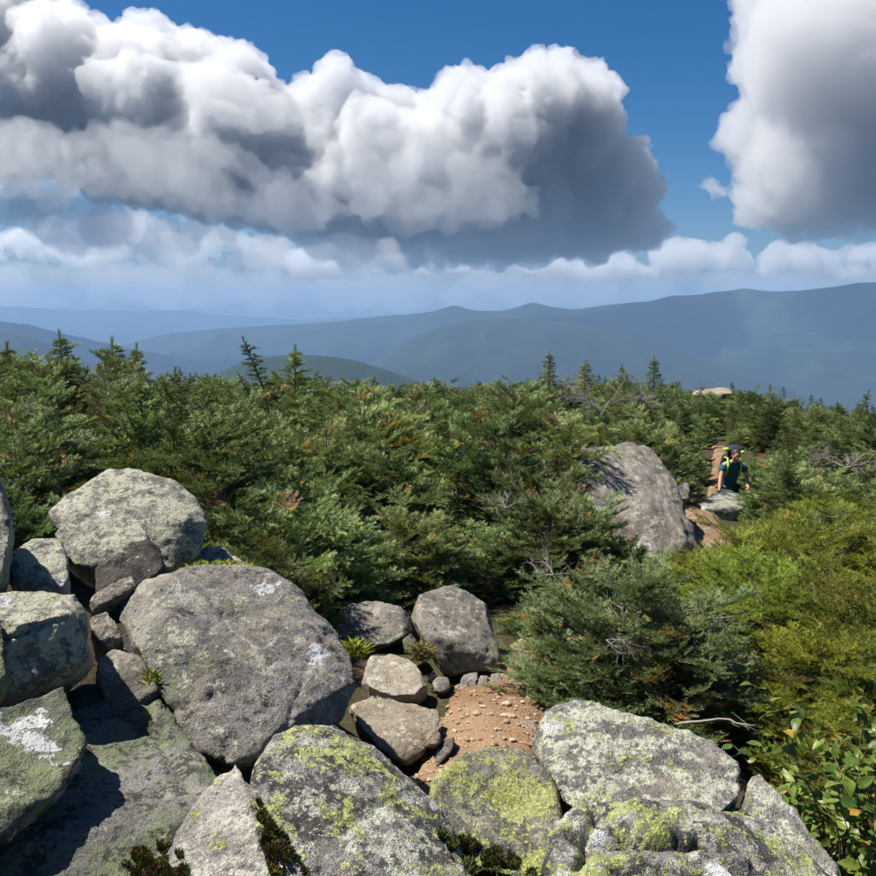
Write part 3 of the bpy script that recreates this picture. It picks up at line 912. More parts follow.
stone_rows = [('small cube of tan stone perched at the foot of the brown wedge boulder', M_ROCK_TAN, [(426, 736, 5.0), (431, 729, 5.05), (441, 733, 5.05), (439, 744, 4.98), (428, 745, 4.96)]),
              ('jagged upright stone standing in the dirt patch', M_ROCK_TANGREY, [(436, 750, 5.0), (444, 740, 5.06), (455, 736, 5.08), (453, 748, 5.0), (443, 760, 4.92), (436, 768, 4.88)]),
              ('rounded stone at the corner of the tan topped boulder', M_ROCK_TANGREY, [(433, 682, 6.05), (438, 676, 6.12), (448, 677, 6.12), (450, 688, 6.02), (442, 694, 5.96), (434, 690, 5.98)]),
              ('pale chip above the rounded stone', M_ROCK_TAN, [(427, 676, 6.25), (433, 671, 6.3), (438, 675, 6.28), (434, 681, 6.2), (428, 681, 6.2)]),
              ('tilted block under the middle of the tan topped boulder', M_ROCK_DARK, [(456, 690, 6.1), (464, 674, 6.3), (478, 672, 6.3), (476, 690, 6.12), (470, 702, 6.02), (458, 697, 6.05)]),
              ('narrow block wedged beside the tilted block', M_ROCK_TANGREY, [(476, 690, 6.15), (480, 674, 6.3), (488, 676, 6.28), (486, 692, 6.12), (479, 698, 6.08)]),
              ('thin block at the right end of the blocks under the boulder', M_ROCK_DARK, [(489, 688, 6.2), (492, 674, 6.32), (500, 672, 6.34), (502, 684, 6.22), (494, 694, 6.12)]),
              ('pale stone half under the speckled fir at the dirt edge', M_ROCK_TAN, [(508, 688, 6.1), (512, 676, 6.25), (524, 674, 6.28), (528, 684, 6.15), (518, 692, 6.08)]),
              ('flat shaded stone lying in the gully behind the dirt', M_ROCK_DARK, [(520, 648, 6.9), (528, 642, 7.0), (542, 652, 6.95), (538, 660, 6.85), (524, 656, 6.85)]),
              ('longer shaded stone in the gully beneath the firs', M_ROCK_DARK, [(508, 656, 6.8), (518, 652, 6.9), (534, 664, 6.8), (526, 670, 6.7), (510, 664, 6.72)]),
              ('dark stone against the foot of the shaded rock', M_ROCK_SHADE, [(403, 640, 6.7), (410, 632, 6.8), (416, 638, 6.78), (415, 650, 6.65), (405, 652, 6.62)]),
              ('flat grey stone at the back of the gully below the firs', M_ROCK_DARK, [(540, 640, 7.3), (550, 632, 7.5), (566, 638, 7.4), (560, 648, 7.2), (544, 648, 7.2)]),
              ('tilted grey stone in the gully beside the speckled fir', M_ROCK_TANGREY, [(536, 664, 6.7), (546, 655, 6.8), (556, 662, 6.75), (550, 672, 6.6), (540, 672, 6.6)]),
              ('small pale stone in the gully under the tan topped boulder edge', M_ROCK_TAN, [(510, 672, 6.5), (516, 667, 6.6), (524, 670, 6.55), (520, 677, 6.45)]),
              ('low buff slab half sunk in the near edge of the dirt', M_ROCK_TAN, [(498, 735, 5.2), (515, 722, 5.35), (534, 718, 5.4), (540, 730, 5.28), (520, 742, 5.12)])]
for i, (lb, mt, pt) in enumerate(stone_rows):
    rock(lb, mt, pt, back=0.14, vox=0.007, smooth=1, seed=200 + i * 3, name='stone', drop=0.03, group='stones around the dirt patch')
# --- rocks along the trail
rock('steep sided whaleback rock left of the trail half hidden by firs', M_ROCK_TANGREY,
     [(572, 455, 12.8), (592, 446, 13.4), (625, 441, 13.8), (655, 446, 13.8), (668, 462, 13.4), (680, 492, 12.7), (692, 528, 11.9), (697, 545, 11.5), (685, 560, 11.3), (640, 572, 11.2), (610, 540, 11.5), (585, 500, 12), (650, 470, 12.9), (640, 500, 12.1)],
     back=1.0, vox=0.026, smooth=4, seed=191, drop=0.4, strata=((0.85, 0.1, -0.45), 4.5, 0.07))
rock('small hump of rock at the foot of the whaleback rock', M_ROCK_DARK,
     [(634, 548, 11.0), (644, 533, 11.3), (656, 542, 11.2), (667, 562, 10.9), (660, 582, 10.6), (636, 586, 10.5)], back=0.5, vox=0.025, smooth=3, seed=193)
rock('flat topped pale boulder in the trail below the hiker', M_ROCK_PALE,
     [(693, 508, 15.3), (706, 498, 16.0), (722, 487, 16.6), (736, 490, 16.6), (746, 504, 16.0), (748, 524, 15.6), (722, 526, 15.3), (700, 524, 15.1), (702, 508, 15.2), (744, 507, 15.6)],
     back=0.5, vox=0.03, smooth=1, seed=197, amp=0.6, drop=0.1)
rock('pale bare slab cresting the ridge among the far trees', M_ROCK_TAN,
     [(692, 391.5, 45.0), (704, 388.5, 46), (718, 387, 46.5), (731, 389, 46), (736, 393, 44.5), (716, 396, 43), (694, 396, 43)], back=1.8, vox=0.12, smooth=2, seed=199, drop=0.3)
tr_st = [('white stone beside the trail below the flat topped boulder', M_ROCK_TAN, [(702, 548, 11.9), (708, 541, 12.1), (716, 544, 12.1), (714, 551, 11.8)]),
         ('second white stone lower on the trail by the yellow green spruce', M_ROCK_TAN, [(702, 530, 13.0), (710, 526, 13.2), (718, 532, 13.0), (712, 537, 12.8)]),
         ('grey block on the trail behind the whaleback rock', M_ROCK_DARK, [(678, 486, 15.2), (684, 481, 15.4), (690, 484, 15.4), (690, 500, 15.0), (680, 500, 15.0)]),
         ('dark stone in the shaded gully below the whaleback rock', M_ROCK_DARK, [(670, 572, 10.4), (680, 566, 10.6), (688, 574, 10.4), (680, 582, 10.2)]),
         ('pointed stone in the shaded gully by the trail bend', M_ROCK_TANGREY, [(690, 580, 10.0), (698, 572, 10.2), (706, 580, 10.0), (698, 588, 9.8)])]
for i, (lb, mt, pt) in enumerate(tr_st):
    rock(lb, mt, pt, back=0.25, vox=0.02, smooth=1, seed=300 + i * 3, name='stone', drop=0.05, group='stones along the trail')


# --- loose gravel on the dirt: too many and too small to count
def build_gravel():
    rnd = np.random.default_rng(5)
    base = bmesh.new()
    bmesh.ops.create_icosphere(base, subdivisions=1, radius=1.0)
    bv = np.array([v.co[:] for v in base.verts]); bf = np.array([[v.index for v in f.verts] for f in base.faces])
    base.free()
    V, F = [], []
    k = 0
    for i in range(4800):
        j = int(rnd.beta(0.8, 2.6) * (len(TP) - 1))
        if TP[j, 1] > 17: continue
        u = rnd.normal(0, 0.30)
        wd = float(np.interp(TP[j, 1], [4.3, 5.0, 5.8, 6.8, 8, 10, 13, 18], [0.40, 0.46, 0.48, 0.42, 0.32, 0.32, 0.38, 0.40]))
        if abs(u) > 0.88 * wd: continue
        tn = TP[min(j + 1, len(TP) - 1)] - TP[j - 1 if j else 0]
        tn /= np.hypot(tn[0], tn[1])
        x, y = TP[j, 0] + tn[1] * u, TP[j, 1] - tn[0] * u
        r = 0.006 * math.exp(rnd.normal(0, 0.65)) * (1 + abs(u))
        r = min(r, 0.035)
        q = np.array([[x, y, 0.0]])
        uu = abs(u) / wd
        z = ground_z(q)[0] + 0.06 * (1 - uu ** 4) - 0.16 * uu ** 5 + (fbm(q * 3, 4, 4)[0] * 0.045 + fbm(q * 14, 3, 6)[0] * 0.018) * min(1, max(0.15, 1.4 - y / 16))
        sc = np.array([1, rnd.uniform(0.6, 1), rnd.uniform(0.4, 0.8)]) * r
        a = rnd.uniform(0, 6.28)
        m = np.array([[math.cos(a), -math.sin(a), 0], [math.sin(a), math.cos(a), 0], [0, 0, 1]])
        v = (bv * (1 + rnd.uniform(-0.25, 0.25, bv.shape[0])[:, None])) * sc
        V.append(v @ m.T + np.array((x, y, z + r * 0.2))); F.append(bf + k * len(bv)); k += 1
    t = NT('gravel_stone')
    g = t.n('ShaderNodeNewGeometry')
    c = t.mix(g.outputs['Random Per Island'], (0.15, 0.095, 0.058), (0.42, 0.335, 0.245))
    o = link('gravel', mesh_np('gravel', np.concatenate(V), np.concatenate(F), False), t.surf(t.bsdf(c, 0.9, 0.2).outputs[0]))
    tag(o, 'loose tan gravel scattered on the dirt trail', 'gravel', kind='stuff')


build_gravel()

# ------------------------------------------------------------------ conifers
def needle_mat(name, dark, mid, tip, yellow, dead=(0.16, 0.095, 0.05), trans=0.32):
    t = NT(name)
    at_ = t.n('ShaderNodeAttribute', attribute_name='tint')
    sep = t.n('ShaderNodeSeparateColor')
    t.l(at_.outputs['Color'], sep.inputs[0])
    oi = t.n('ShaderNodeObjectInfo')
    c = t.mix(sep.outputs[0], dark, mid)
    c = t.mix(sep.outputs[1], c, tip)
    c = t.mix(t.step(sep.outputs[2], 0.30, 0.62), c, yellow)
    c = t.mix(t.step(sep.outputs[2], 0.84, 0.9), c, dead)
    hs = t.n('ShaderNodeHueSaturation')
    t.put(hs.inputs['Hue'], t.math('ADD', t.math('MULTIPLY', oi.outputs['Random'], 0.048), 0.462))
    r2 = t.math('FRACT', t.math('MULTIPLY', oi.outputs['Random'], 7.31))
    t.put(hs.inputs['Value'], t.math('ADD', t.math('MULTIPLY', r2, 0.85), 0.55))
    hs.inputs['Saturation'].default_value = 0.97
    t.put(hs.inputs['Color'], c)
    b = t.bsdf(hs.outputs[0], 0.5, 0.3)
    tr = t.n('ShaderNodeBsdfTranslucent')
    t.put(tr.inputs['Color'], t.mix(0.35, hs.outputs[0], (0.16, 0.20, 0.03)))
    mx = t.n('ShaderNodeMixShader')
    mx.inputs[0].default_value = trans
    t.l(b.outputs[0], mx.inputs[1]); t.l(tr.outputs[0], mx.inputs[2])
    return t.surf(mx.outputs[0])


M_FIR = needle_mat('fir_needles', (0.036, 0.074, 0.017), (0.108, 0.172, 0.036), (0.265, 0.360, 0.130), (0.42, 0.32, 0.045), trans=0.22)  # tip colour: pale new growth, lightened further to paint in sunlit highlights
M_SPRUCE_Y = needle_mat('spruce_needles_yellow_green', (0.090, 0.128, 0.011), (0.190, 0.250, 0.020), (0.30, 0.37, 0.050), (0.36, 0.26, 0.035), trans=0.42)
M_FIR_BLUE = needle_mat('fir_needles_blue_green', (0.055, 0.092, 0.028), (0.130, 0.190, 0.066), (0.25, 0.37, 0.155), (0.48, 0.30, 0.03))


def bark_mat(name, a, b):
    t = NT(name)
    tc = t.n('ShaderNodeTexCoord')
    f = t.noise(tc.outputs['Object'], 30, 5, 0.7)
    return t.surf(t.bsdf(t.mix(f, a, b), 0.9, 0.2, t.bump(f, 0.7, 0.01)).outputs[0])


M_BARK = bark_mat('conifer_bark', (0.055, 0.042, 0.032), (0.17, 0.145, 0.12))
M_DEAD = bark_mat('weathered_deadwood', (0.14, 0.125, 0.11), (0.34, 0.315, 0.29))


def unit(v):
    return v / (np.linalg.norm(v) + 1e-9)


def shoot_templates(n, wid, rng, flat=0.6):
    """needles on a unit-length shoot along +X, combed to both sides and upwards; a slim core carries them"""
    out = []
    for k in range(4):
        V, F = [], []
        for (hw, ax) in ((0.055, 1), (0.04, 2)):
            o = len(V)
            w = np.zeros(3); w[ax] = hw
            V += [np.array([-0.05, 0, 0]), np.array([0.55, 0, 0.01]) + w, np.array([1.08, 0, 0.03]), np.array([0.55, 0, 0.01]) - w]
            F += [(o, o + 1, o + 2), (o, o + 2, o + 3)]
        for i in range(n):
            s = 0.04 + 0.98 * (i + rng.uniform(0, 0.8)) / n
            sg = 1 if i % 2 else -1
            el = rng.uniform(-0.15, 0.5) if rng.uniform() < flat else rng.uniform(0.5, 1.4)
            fw = rng.uniform(0.22, 0.50) + 0.40 * max(0, s - 0.7) / 0.3
            fw = min(fw, 0.96)
            L = rng.uniform(0.36, 0.46) * (1.0 - 0.25 * s)
            r = math.sqrt(1 - fw * fw)
            d = np.array([fw, sg * math.cos(el) * r, math.sin(el) * r])
            side = unit(np.cross(d, np.array([0, 0, 1.0]) + rng.normal(0, 0.3, 3)))
            b = np.array([s, 0, 0])
            o = len(V)
            V += [b + side * wid * 0.5, b - side * wid * 0.5, b + d * L]
            F.append((o, o + 1, o + 2))
        out.append((np.array(V), np.array(F)))
    return out


def tubes(segs, sides=4):
    """tapered tubes: list of (points (k,3), radii (k))"""
    V, F = [], []
    o = 0
    for P, rad in segs:
        P = np.asarray(P); k = len(P)
        tn = np.gradient(P, axis=0)
        for i in range(k):
            t = unit(tn[i])
            u = unit(np.cross(t, (0.31, 0.2, 0.93) if abs(t[2]) < 0.9 else (1, 0.1, 0)))
            w = np.cross(t, u)
            for s in range(sides):
                a = 2 * math.pi * s / sides
                V.append(P[i] + (u * math.cos(a) + w * math.sin(a)) * rad[i])
        for i in range(k - 1):
            for s in range(sides):
                a, b = o + i * sides + s, o + i * sides + (s + 1) % sides
                F.append((a, b, b + sides, a + sides))
        o += k * sides
    return np.array(V), np.array(F)


def conifer_mesh(name, H, Rr, seed, nbr, shoot=0.075, n_need=16, wid=0.05, prof='bush', mat=None, yellow=0.05, dead=0.02, lean=0.25, gap=1.0, droop=0.0, bare=0.1, tipc=0.5):
    """trunk mesh and crown mesh of one conifer, base at the origin"""
    rng = np.random.default_rng(seed)
    T = shoot_templates(n_need, wid, rng)
    lx, ly = rng.normal(0, lean), rng.normal(0, lean)

    def axis(h):
        t = h / H
        return np.array([lx * t * t * H * 0.6 + 0.04 * math.sin(3 * t + seed), ly * t * t * H * 0.6, h])
    wood = [([axis(H * k / 7 - (0.25 if k == 0 else 0)) for k in range(8)], [0.045 * H * 0.5 * (1 - 0.92 * k / 7) + 0.003 for k in range(8)])]
    org, dr, up, ln, tint = [], [], [], [], []

    def add_shoot(p, d, u, L, c):
        org.append(p); dr.append(d); up.append(u); ln.append(L); tint.append(c)
    for b in range(nbr):
        t = (b + rng.uniform(0, 1)) / nbr
        h = H * (bare + (0.99 - bare) * t ** 0.85)
        tt = h / H
        if prof == 'bush':
            r = Rr * min(1.0, 1.35 * (1 - tt) ** 0.62 + 0.06) * (0.55 + 0.45 * min(1, tt * 3.0))
        else:
            r = Rr * (1 - tt) ** 0.85 + 0.05
        r *= rng.uniform(0.6, 1.15)
        if rng.uniform() < 0.06: r *= 1.25
        az = b * 2.39996 + rng.normal(0, 0.35)
        out = np.array([math.cos(az), math.sin(az), 0])
        e0 = rng.uniform(0.05, 0.45) + 0.5 * max(0, tt - 0.6) - droop
        p = axis(h)
        ns = max(4, int(r / (shoot * 0.72)))
        pts = [p]
        sid = np.array([-out[1], out[0], 0])
        wob = rng.normal(0, 0.15)
        dirs = []
        for k in range(ns):
            s = k / ns
            el = e0 * (1 - s) - (0.28 + droop) * math.sin(math.pi * s) * 0.8 + 0.42 * s * s
            d = unit(out * math.cos(el) + sid * wob * s + np.array([0, 0, math.sin(el)]))
            dirs.append(d)
            p = p + d * (r / ns)
            pts.append(p)
        if r > 0.12:
            kk = [0, ns // 3, 2 * ns // 3, ns]
            wood.append(([pts[k] for k in kk], [0.006 + 0.010 * r, 0.005 + 0.006 * r, 0.004, 0.002]))
        cy_ = rng.uniform()
        isdead = cy_ < dead
        isyel = cy_ > 1 - yellow
        tone = rng.uniform(0.1, 0.9)
        for k in range(ns):
            s = (k + 1) / ns
            if s < 0.22 and rng.uniform() < 0.8: continue
            d = dirs[k]
            u0 = unit(np.cross(d, np.cross(np.array([0, 0, 1.0]), d)))
            u0 = np.array([0, 0, 1.0]) - d * d[2]; u0 = unit(u0)
            sd = np.cross(u0, d)
            lat = (1.05 - s) * r * 0.62 + shoot * 0.7
            lat *= min(1.0, 0.35 + s * 1.6)
            for sg in (-1, 1):
                if rng.uniform() < 0.10 * gap: continue
                ang = rng.uniform(0.75, 1.05)
                td = unit(d * math.cos(ang) + sd * sg * math.sin(ang) + u0 * rng.normal(0.05, 0.12))
                L = lat * rng.uniform(0.6, 1.1)
                m = max(1, int(round(L / (shoot * 0.8))))
                q = pts[k + 1].copy()
                for j in range(m):
                    yl = 0.0
                    if isdead: yl = rng.uniform(0.86, 1)
                    elif isyel: yl = rng.uniform(0.25, 0.8)
                    elif rng.uniform() < yellow * 0.25: yl = rng.uniform(0.3, 0.8)
                    c = (min(1, max(0, tone + rng.normal(0, 0.22))), (rng.uniform(0.35, 1.0) if j >= m - 1 else rng.uniform(0, 0.35)) * tipc, yl)
                    jd = unit(td + rng.normal(0, 0.16, 3) + np.array([0, 0, 0.05 + 0.12 * (j == m - 1)]))
                    add_shoot(q, jd, unit(u0 + rng.normal(0, 0.25, 3)), shoot * rng.uniform(0.8, 1.25), c)
                    if m > 2 and j < m - 1 and rng.uniform() < 0.75:
                        s2 = 1 if rng.uniform() < 0.5 else -1
                        sd2 = np.cross(u0, td)
                        add_shoot(q, unit(td * 0.65 + sd2 * s2 * 0.75 + u0 * rng.normal(0.1, 0.15)), u0, shoot * rng.uniform(0.7, 1.1), c)
                    q = q + jd * shoot * 0.8
            add_shoot(pts[k + 1], unit(d + rng.normal(0, 0.12, 3)), u0, shoot * 1.2, (tone, rng.uniform(0.3, 1) * tipc if s > 0.85 else 0.1, rng.uniform(0.86, 1) if isdead else 0.0))
            if rng.uniform() < 0.35:
                add_shoot(pts[k + 1], unit(d * 0.6 + u0 * 0.7 + rng.normal(0, 0.2, 3)), -d, shoot * rng.uniform(0.6, 0.9), (tone, rng.uniform(0.2, 1) * tipc, 0.0))
    # leader
    for k in range(4):
        p = axis(H * (0.94 + 0.03 * k))
        for a in range(4):
            add_shoot(p, unit(np.array([math.cos(a * 1.57 + k), math.sin(a * 1.57 + k), 0.9 + 0.5 * k])), np.array([0, 0, 1.0]), shoot, (0.6, 0.6 * tipc, 0))
    return finish_crown(name, T, org, dr, up, ln, tint, wood, rng, mat)


def finish_crown(name, T, org, dr, up, ln, tint, wood, rng, mat):
    org = np.array(org); dr = np.array(dr); up = np.array(up); ln = np.array(ln); tint = np.array(tint)
    sd = np.cross(up, dr); sd /= np.linalg.norm(sd, axis=1)[:, None] + 1e-9
    up2 = np.cross(dr, sd)
    kind = rng.integers(0, 4, len(org))
    VV, FF, CC = [], [], []
    o = 0
    for k in range(4):
        idx = np.where(kind == k)[0]
        tv, tf = T[k]
        v = (tv[None, :, 0:1] * dr[idx][:, None] + tv[None, :, 1:2] * sd[idx][:, None] + tv[None, :, 2:3] * up2[idx][:, None]) * ln[idx][:, None, None] + org[idx][:, None]
        nv = len(tv)
        f = tf[None] + (np.arange(len(idx)) * nv)[:, None, None] + o
        VV.append(v.reshape(-1, 3)); FF.append(f.reshape(-1, 3)); CC.append(np.repeat(tint[idx], nv, axis=0))
        o += len(idx) * nv
    crown = mesh_np(name + '_crown', np.concatenate(VV), np.concatenate(FF), False)
    cc = np.concatenate(CC)
    ca = crown.attributes.new('tint', 'FLOAT_COLOR', 'POINT')
    ca.data.foreach_set('color', np.concatenate([cc, np.ones((len(cc), 1))], 1).astype(np.float32).ravel())
    crown.materials.append(mat or M_FIR)
    tv, tf = tubes(wood, 5)
    trunk = mesh_np(name + '_trunk', tv, tf)
    trunk.materials.append(M_BARK)
    return trunk, crown


def mound_mesh(name, H, Rr, seed, nb, shoot=0.10, n_need=18, wid=0.085, mat=None, yellow=0.05, dead=0.008, tipc=0.8, leaders=4, lump=0.5, flatness=0.85, spray=0.40):
    """a wind-pruned fir: many boughs from a low stem, foliage in flat sprays on their outer ends"""
    rng = np.random.default_rng(seed)
    T = shoot_templates(n_need, wid, rng)
    org, dr, up, ln, tint = [], [], [], [], []
    Z = np.array([0, 0, 1.0])
    wood = [([np.array([0.03 * math.sin(k + seed), 0.03 * k * 0.3, H * 0.8 * k / 6 - (0.3 if k == 0 else 0)]) for k in range(7)], [0.03 * (1 - 0.85 * k / 6) * H + 0.004 for k in range(7)])]
    ends = []
    for b in range(nb):
        u = (b + rng.uniform(0, 1)) / nb
        ct = 1 - u * 1.02                       # 1 = top .. slightly below the skirt
        th = math.acos(max(-0.05, min(1, ct)))
        az = b * 2.39996 + rng.normal(0, 0.3)
        ends.append((th, az))
    ev = np.array([[math.sin(t) * math.cos(a), math.sin(t) * math.sin(a), math.cos(t)] for t, a in ends])
    lm = 1 + lump * fbm(ev * 2.1 + seed, 3, seed)
    for (th, az), e, l in zip(ends, ev, lm):
        k_ = l * rng.uniform(0.72, 1.08)
        end = np.array([e[0] * Rr, e[1] * Rr, (0.10 + 0.90 * max(0.02, e[2])) * H]) * k_
        out = np.array([math.cos(az), math.sin(az), 0])
        z0 = end[2] * rng.uniform(0.5, 0.9)
        st = np.array([0, 0, z0]) + out * 0.02
        reach = np.linalg.norm(end - st)
        mid = st + (end - st) * 0.55 + np.array([0, 0, -0.10 * reach]) + rng.normal(0, 0.03, 3)
        N = 9
        pts = []
        for k in range(N + 1):
            s = k / N
            pts.append(st * (1 - s) ** 2 + mid * 2 * s * (1 - s) + end * s * s)
        if reach > 0.2:
            wood.append(([pts[0], pts[3], pts[6], pts[9]], [0.005 + 0.009 * reach, 0.006, 0.0045, 0.002]))
        # foliage on the outer part
        L = min(spray * rng.uniform(0.75, 1.25), reach * 0.8)
        ns = max(3, int(L / (shoot * 0.62)))
        tone = min(1, max(0, rng.normal(0.45, 0.32)))
        cy_ = rng.uniform()
        isdead, isyel = cy_ < dead, cy_ > 1 - yellow
        dd = unit(pts[-1] - pts[-3])
        # boughs level out and turn up at the tip
        dd = unit(dd * 0.35 + out * 0.8 + Z * (-0.06 + 0.35 * max(0, math.cos(th) - 0.5)) + rng.normal(0, 0.16, 3))
        nrm = unit(Z * flatness + unit(end * np.array([1, 1, 1.4])) * (1 - flatness) + rng.normal(0, 0.22, 3))
        nrm = unit(nrm - dd * (nrm @ dd))
        sd = np.cross(nrm, dd)
        p = pts[-1] - dd * L * 0.75
        for k in range(ns):
            s = (k + 1) / ns
            d = unit(dd + Z * (0.25 * s - 0.08) + rng.normal(0, 0.06, 3))
            p = p + d * (L / ns)
            lat = (1.08 - s) * L * 0.60 + shoot * 0.55
            lat *= min(1.0, 0.5 + s * 1.5)
            for sg in (-1, 1):
                if rng.uniform() < 0.07: continue
                ang = rng.uniform(0.75, 1.1)
                td = unit(d * math.cos(ang) + sd * sg * math.sin(ang) + nrm * rng.normal(0.04, 0.14))
                m = max(1, int(round(lat * rng.uniform(0.7, 1.15) / (shoot * 0.78))))
                q = p.copy()
                for j in range(m):
                    yl = 0.0
                    if isdead: yl = rng.uniform(0.86, 1)
                    elif isyel: yl = rng.uniform(0.2, 0.8)
                    elif rng.uniform() < yellow * 0.2: yl = rng.uniform(0.3, 0.7)
                    c = (min(1, max(0, tone + rng.normal(0, 0.2))), (rng.uniform(0.35, 1.0) if j >= m - 1 else rng.uniform(0, 0.4)) * tipc, yl)
                    jd = unit(td + rng.normal(0, 0.15, 3) + Z * (0.08 + 0.32 * (j == m - 1)))
                    org.append(q); dr.append(jd); up.append(unit(nrm + rng.normal(0, 0.25, 3))); ln.append(shoot * rng.uniform(0.8, 1.3)); tint.append(c)
                    if m > 1 and rng.uniform() < 0.4:
                        sd2 = np.cross(nrm, td) * (1 if rng.uniform() < 0.5 else -1)
                        org.append(q); dr.append(unit(td * 0.65 + sd2 * 0.75 + nrm * rng.normal(0.08, 0.15))); up.append(nrm); ln.append(shoot * rng.uniform(0.7, 1.1)); tint.append(c)
                    q = q + jd * shoot * 0.78
            if rng.uniform() < 0.6:
                org.append(p); dr.append(unit(d * 0.5 + Z * 0.8 + rng.normal(0, 0.25, 3))); up.append(-d); ln.append(shoot * rng.uniform(0.6, 0.9)); tint.append((tone, rng.uniform(0.4, 1) * tipc, 0.9 if isdead else 0.0))
            org.append(p); dr.append(unit(d + rng.normal(0, 0.1, 3))); up.append(nrm); ln.append(shoot * 1.15); tint.append((tone, rng.uniform(0.3, 1) * tipc if s > 0.8 else 0.1, 0.9 if isdead else 0.0))
    # upright leaders
    for k in range(leaders):
        a = rng.uniform(0, 6.28); r = rng.uniform(0, 0.45) * Rr
        p = np.array([math.cos(a) * r, math.sin(a) * r, H * (0.80 - 0.35 * r / Rr)])
        n = int(rng.integers(3, 7))
        for j in range(n):
            for w in range(4):
                aa = w * 1.57 + j * 0.8 + rng.normal(0, 0.3)
                f = 1 - j / n
                org.append(p); dr.append(unit(np.array([math.cos(aa), math.sin(aa), 0.45 + 0.5 * (j / n)]))); up.append(Z); ln.append(shoot * (0.8 + 0.9 * f)); tint.append((0.55, rng.uniform(0.2, 0.9) * tipc, 0.0))
            org.append(p); dr.append(unit(Z + rng.normal(0, 0.06, 3))); up.append(unit(rng.normal(0, 1, 3) * np.array([1, 1, 0.01]))); ln.append(shoot); tint.append((0.6, 0.7 * tipc, 0.0))
            p = p + (Z + rng.normal(0, 0.06, 3)) * shoot * 0.62
    return finish_crown(name, T, org, dr, up, ln, tint, wood, rng, mat)


def dead_mesh(name, seed, L=0.5, n=5, up=0.2, r0=0.008):
    """a spray of bare forked twigs"""
    rng = np.random.default_rng(seed)
    segs = []

    def grow(p, d, L, r, lev):
        k = 5
        pts = [p]
        for i in range(k):
            d = unit(d + rng.normal(0, 0.16, 3))
            p = p + d * L / k
            pts.append(p)
        segs.append((pts, [r * (1 - 0.8 * i / k) for i in range(k + 1)]))
        if lev > 0:
            for i in range(1, k + 1):
                for q in range(2 if lev > 1 else 1):
                    if rng.uniform() < 0.8:
                        grow(pts[i], unit(d * 0.75 + rng.normal(0, 0.55, 3)), L * rng.uniform(0.3, 0.55), r * 0.55, lev - 1)
    for i in range(n):
        a = rng.uniform(0, 6.28)
        grow(np.zeros(3), unit(np.array([math.cos(a), math.sin(a), up + rng.uniform(-0.2, 0.4)])), L * rng.uniform(0.7, 1.2), r0, 2)
    v, f = tubes(segs, 3)
    me = mesh_np(name, v, f)
    me.materials.append(M_DEAD)
    return me


DEAD = [dead_mesh('dead_branch', 11 + i, 0.26, 3, 0.3, 0.005) for i in range(4)]
FIRS = [mound_mesh('fir_a', 1.5, 0.85, 101, 115, yellow=0.06),
        mound_mesh('fir_b', 1.9, 0.85, 102, 130, yellow=0.03, tipc=0.8, leaders=6),
        mound_mesh('fir_c', 1.3, 0.95, 103, 130, yellow=0.13, tipc=0.8),
        mound_mesh('fir_d', 2.1, 0.80, 104, 128, yellow=0.03, dead=0.015, leaders=7, lump=0.5),
        mound_mesh('fir_e', 1.6, 1.0, 105, 130, yellow=0.05, tipc=0.75, lump=0.5, leaders=5)]

SPIRES = [conifer_mesh('spire_a', 2.4, 0.62, 111, 74, prof='spire', lean=0.06, n_need=11, wid=0.10, bare=0.12, shoot=0.09),
          conifer_mesh('spire_b', 2.2, 0.58, 112, 50, prof='spire', lean=0.15, n_need=11, wid=0.10, bare=0.28, gap=2.5, shoot=0.09),
          conifer_mesh('spire_c', 2.0, 0.72, 113, 60, prof='spire', lean=0.10, n_need=11, wid=0.10, bare=0.2, dead=0.06, shoot=0.09)]
LIGHT = [mound_mesh('light_a', 1.6, 0.95, 121, 120, shoot=0.12, n_need=10, wid=0.12, spray=0.5, leaders=6, lump=0.5),
         mound_mesh('light_b', 1.9, 0.85, 122, 120, shoot=0.12, n_need=10, wid=0.12, dead=0.06, spray=0.5, leaders=8, lump=0.5),
         mound_mesh('light_c', 1.4, 1.05, 123, 120, shoot=0.12, n_need=10, wid=0.12, yellow=0.1, spray=0.5, leaders=6)]
YELLOW = [mound_mesh('yellow_a', 1.1, 0.85, 131, 150, shoot=0.08, n_need=14, wid=0.07, mat=M_SPRUCE_Y, yellow=0.025, dead=0.012, tipc=0.9, flatness=0.3, spray=0.34),
          mound_mesh('yellow_b', 1.0, 0.95, 132, 155, shoot=0.08, n_need=14, wid=0.07, mat=M_SPRUCE_Y, yellow=0.025, dead=0.012, tipc=0.9, flatness=0.3, spray=0.34),
          mound_mesh('yellow_c', 1.2, 0.75, 133, 140, shoot=0.08, n_need=14, wid=0.07, mat=M_SPRUCE_Y, yellow=0.02, dead=0.01, tipc=0.8, flatness=0.3, spray=0.34)]
BLUE = mound_mesh('blue_a', 1.05, 0.68, 141, 105, shoot=0.08, n_need=16, wid=0.08, mat=M_FIR_BLUE, yellow=0.09, dead=0.01, tipc=1.0, spray=0.36, leaders=5, lump=0.8)


def top_of(kind):
    co = np.empty(len(kind[1].vertices) * 3, dtype=np.float32); kind[1].vertices.foreach_get('co', co)
    return float(np.percentile(co[2::3], 99.9))


FIR_H = [top_of(k) for k in FIRS]
SPIRE_H = [top_of(k) for k in SPIRES]
LIGHT_H = [top_of(k) for k in LIGHT]
YELLOW_H = [top_of(k) for k in YELLOW]
BLUE_H = top_of(BLUE)
ALLTREES = []


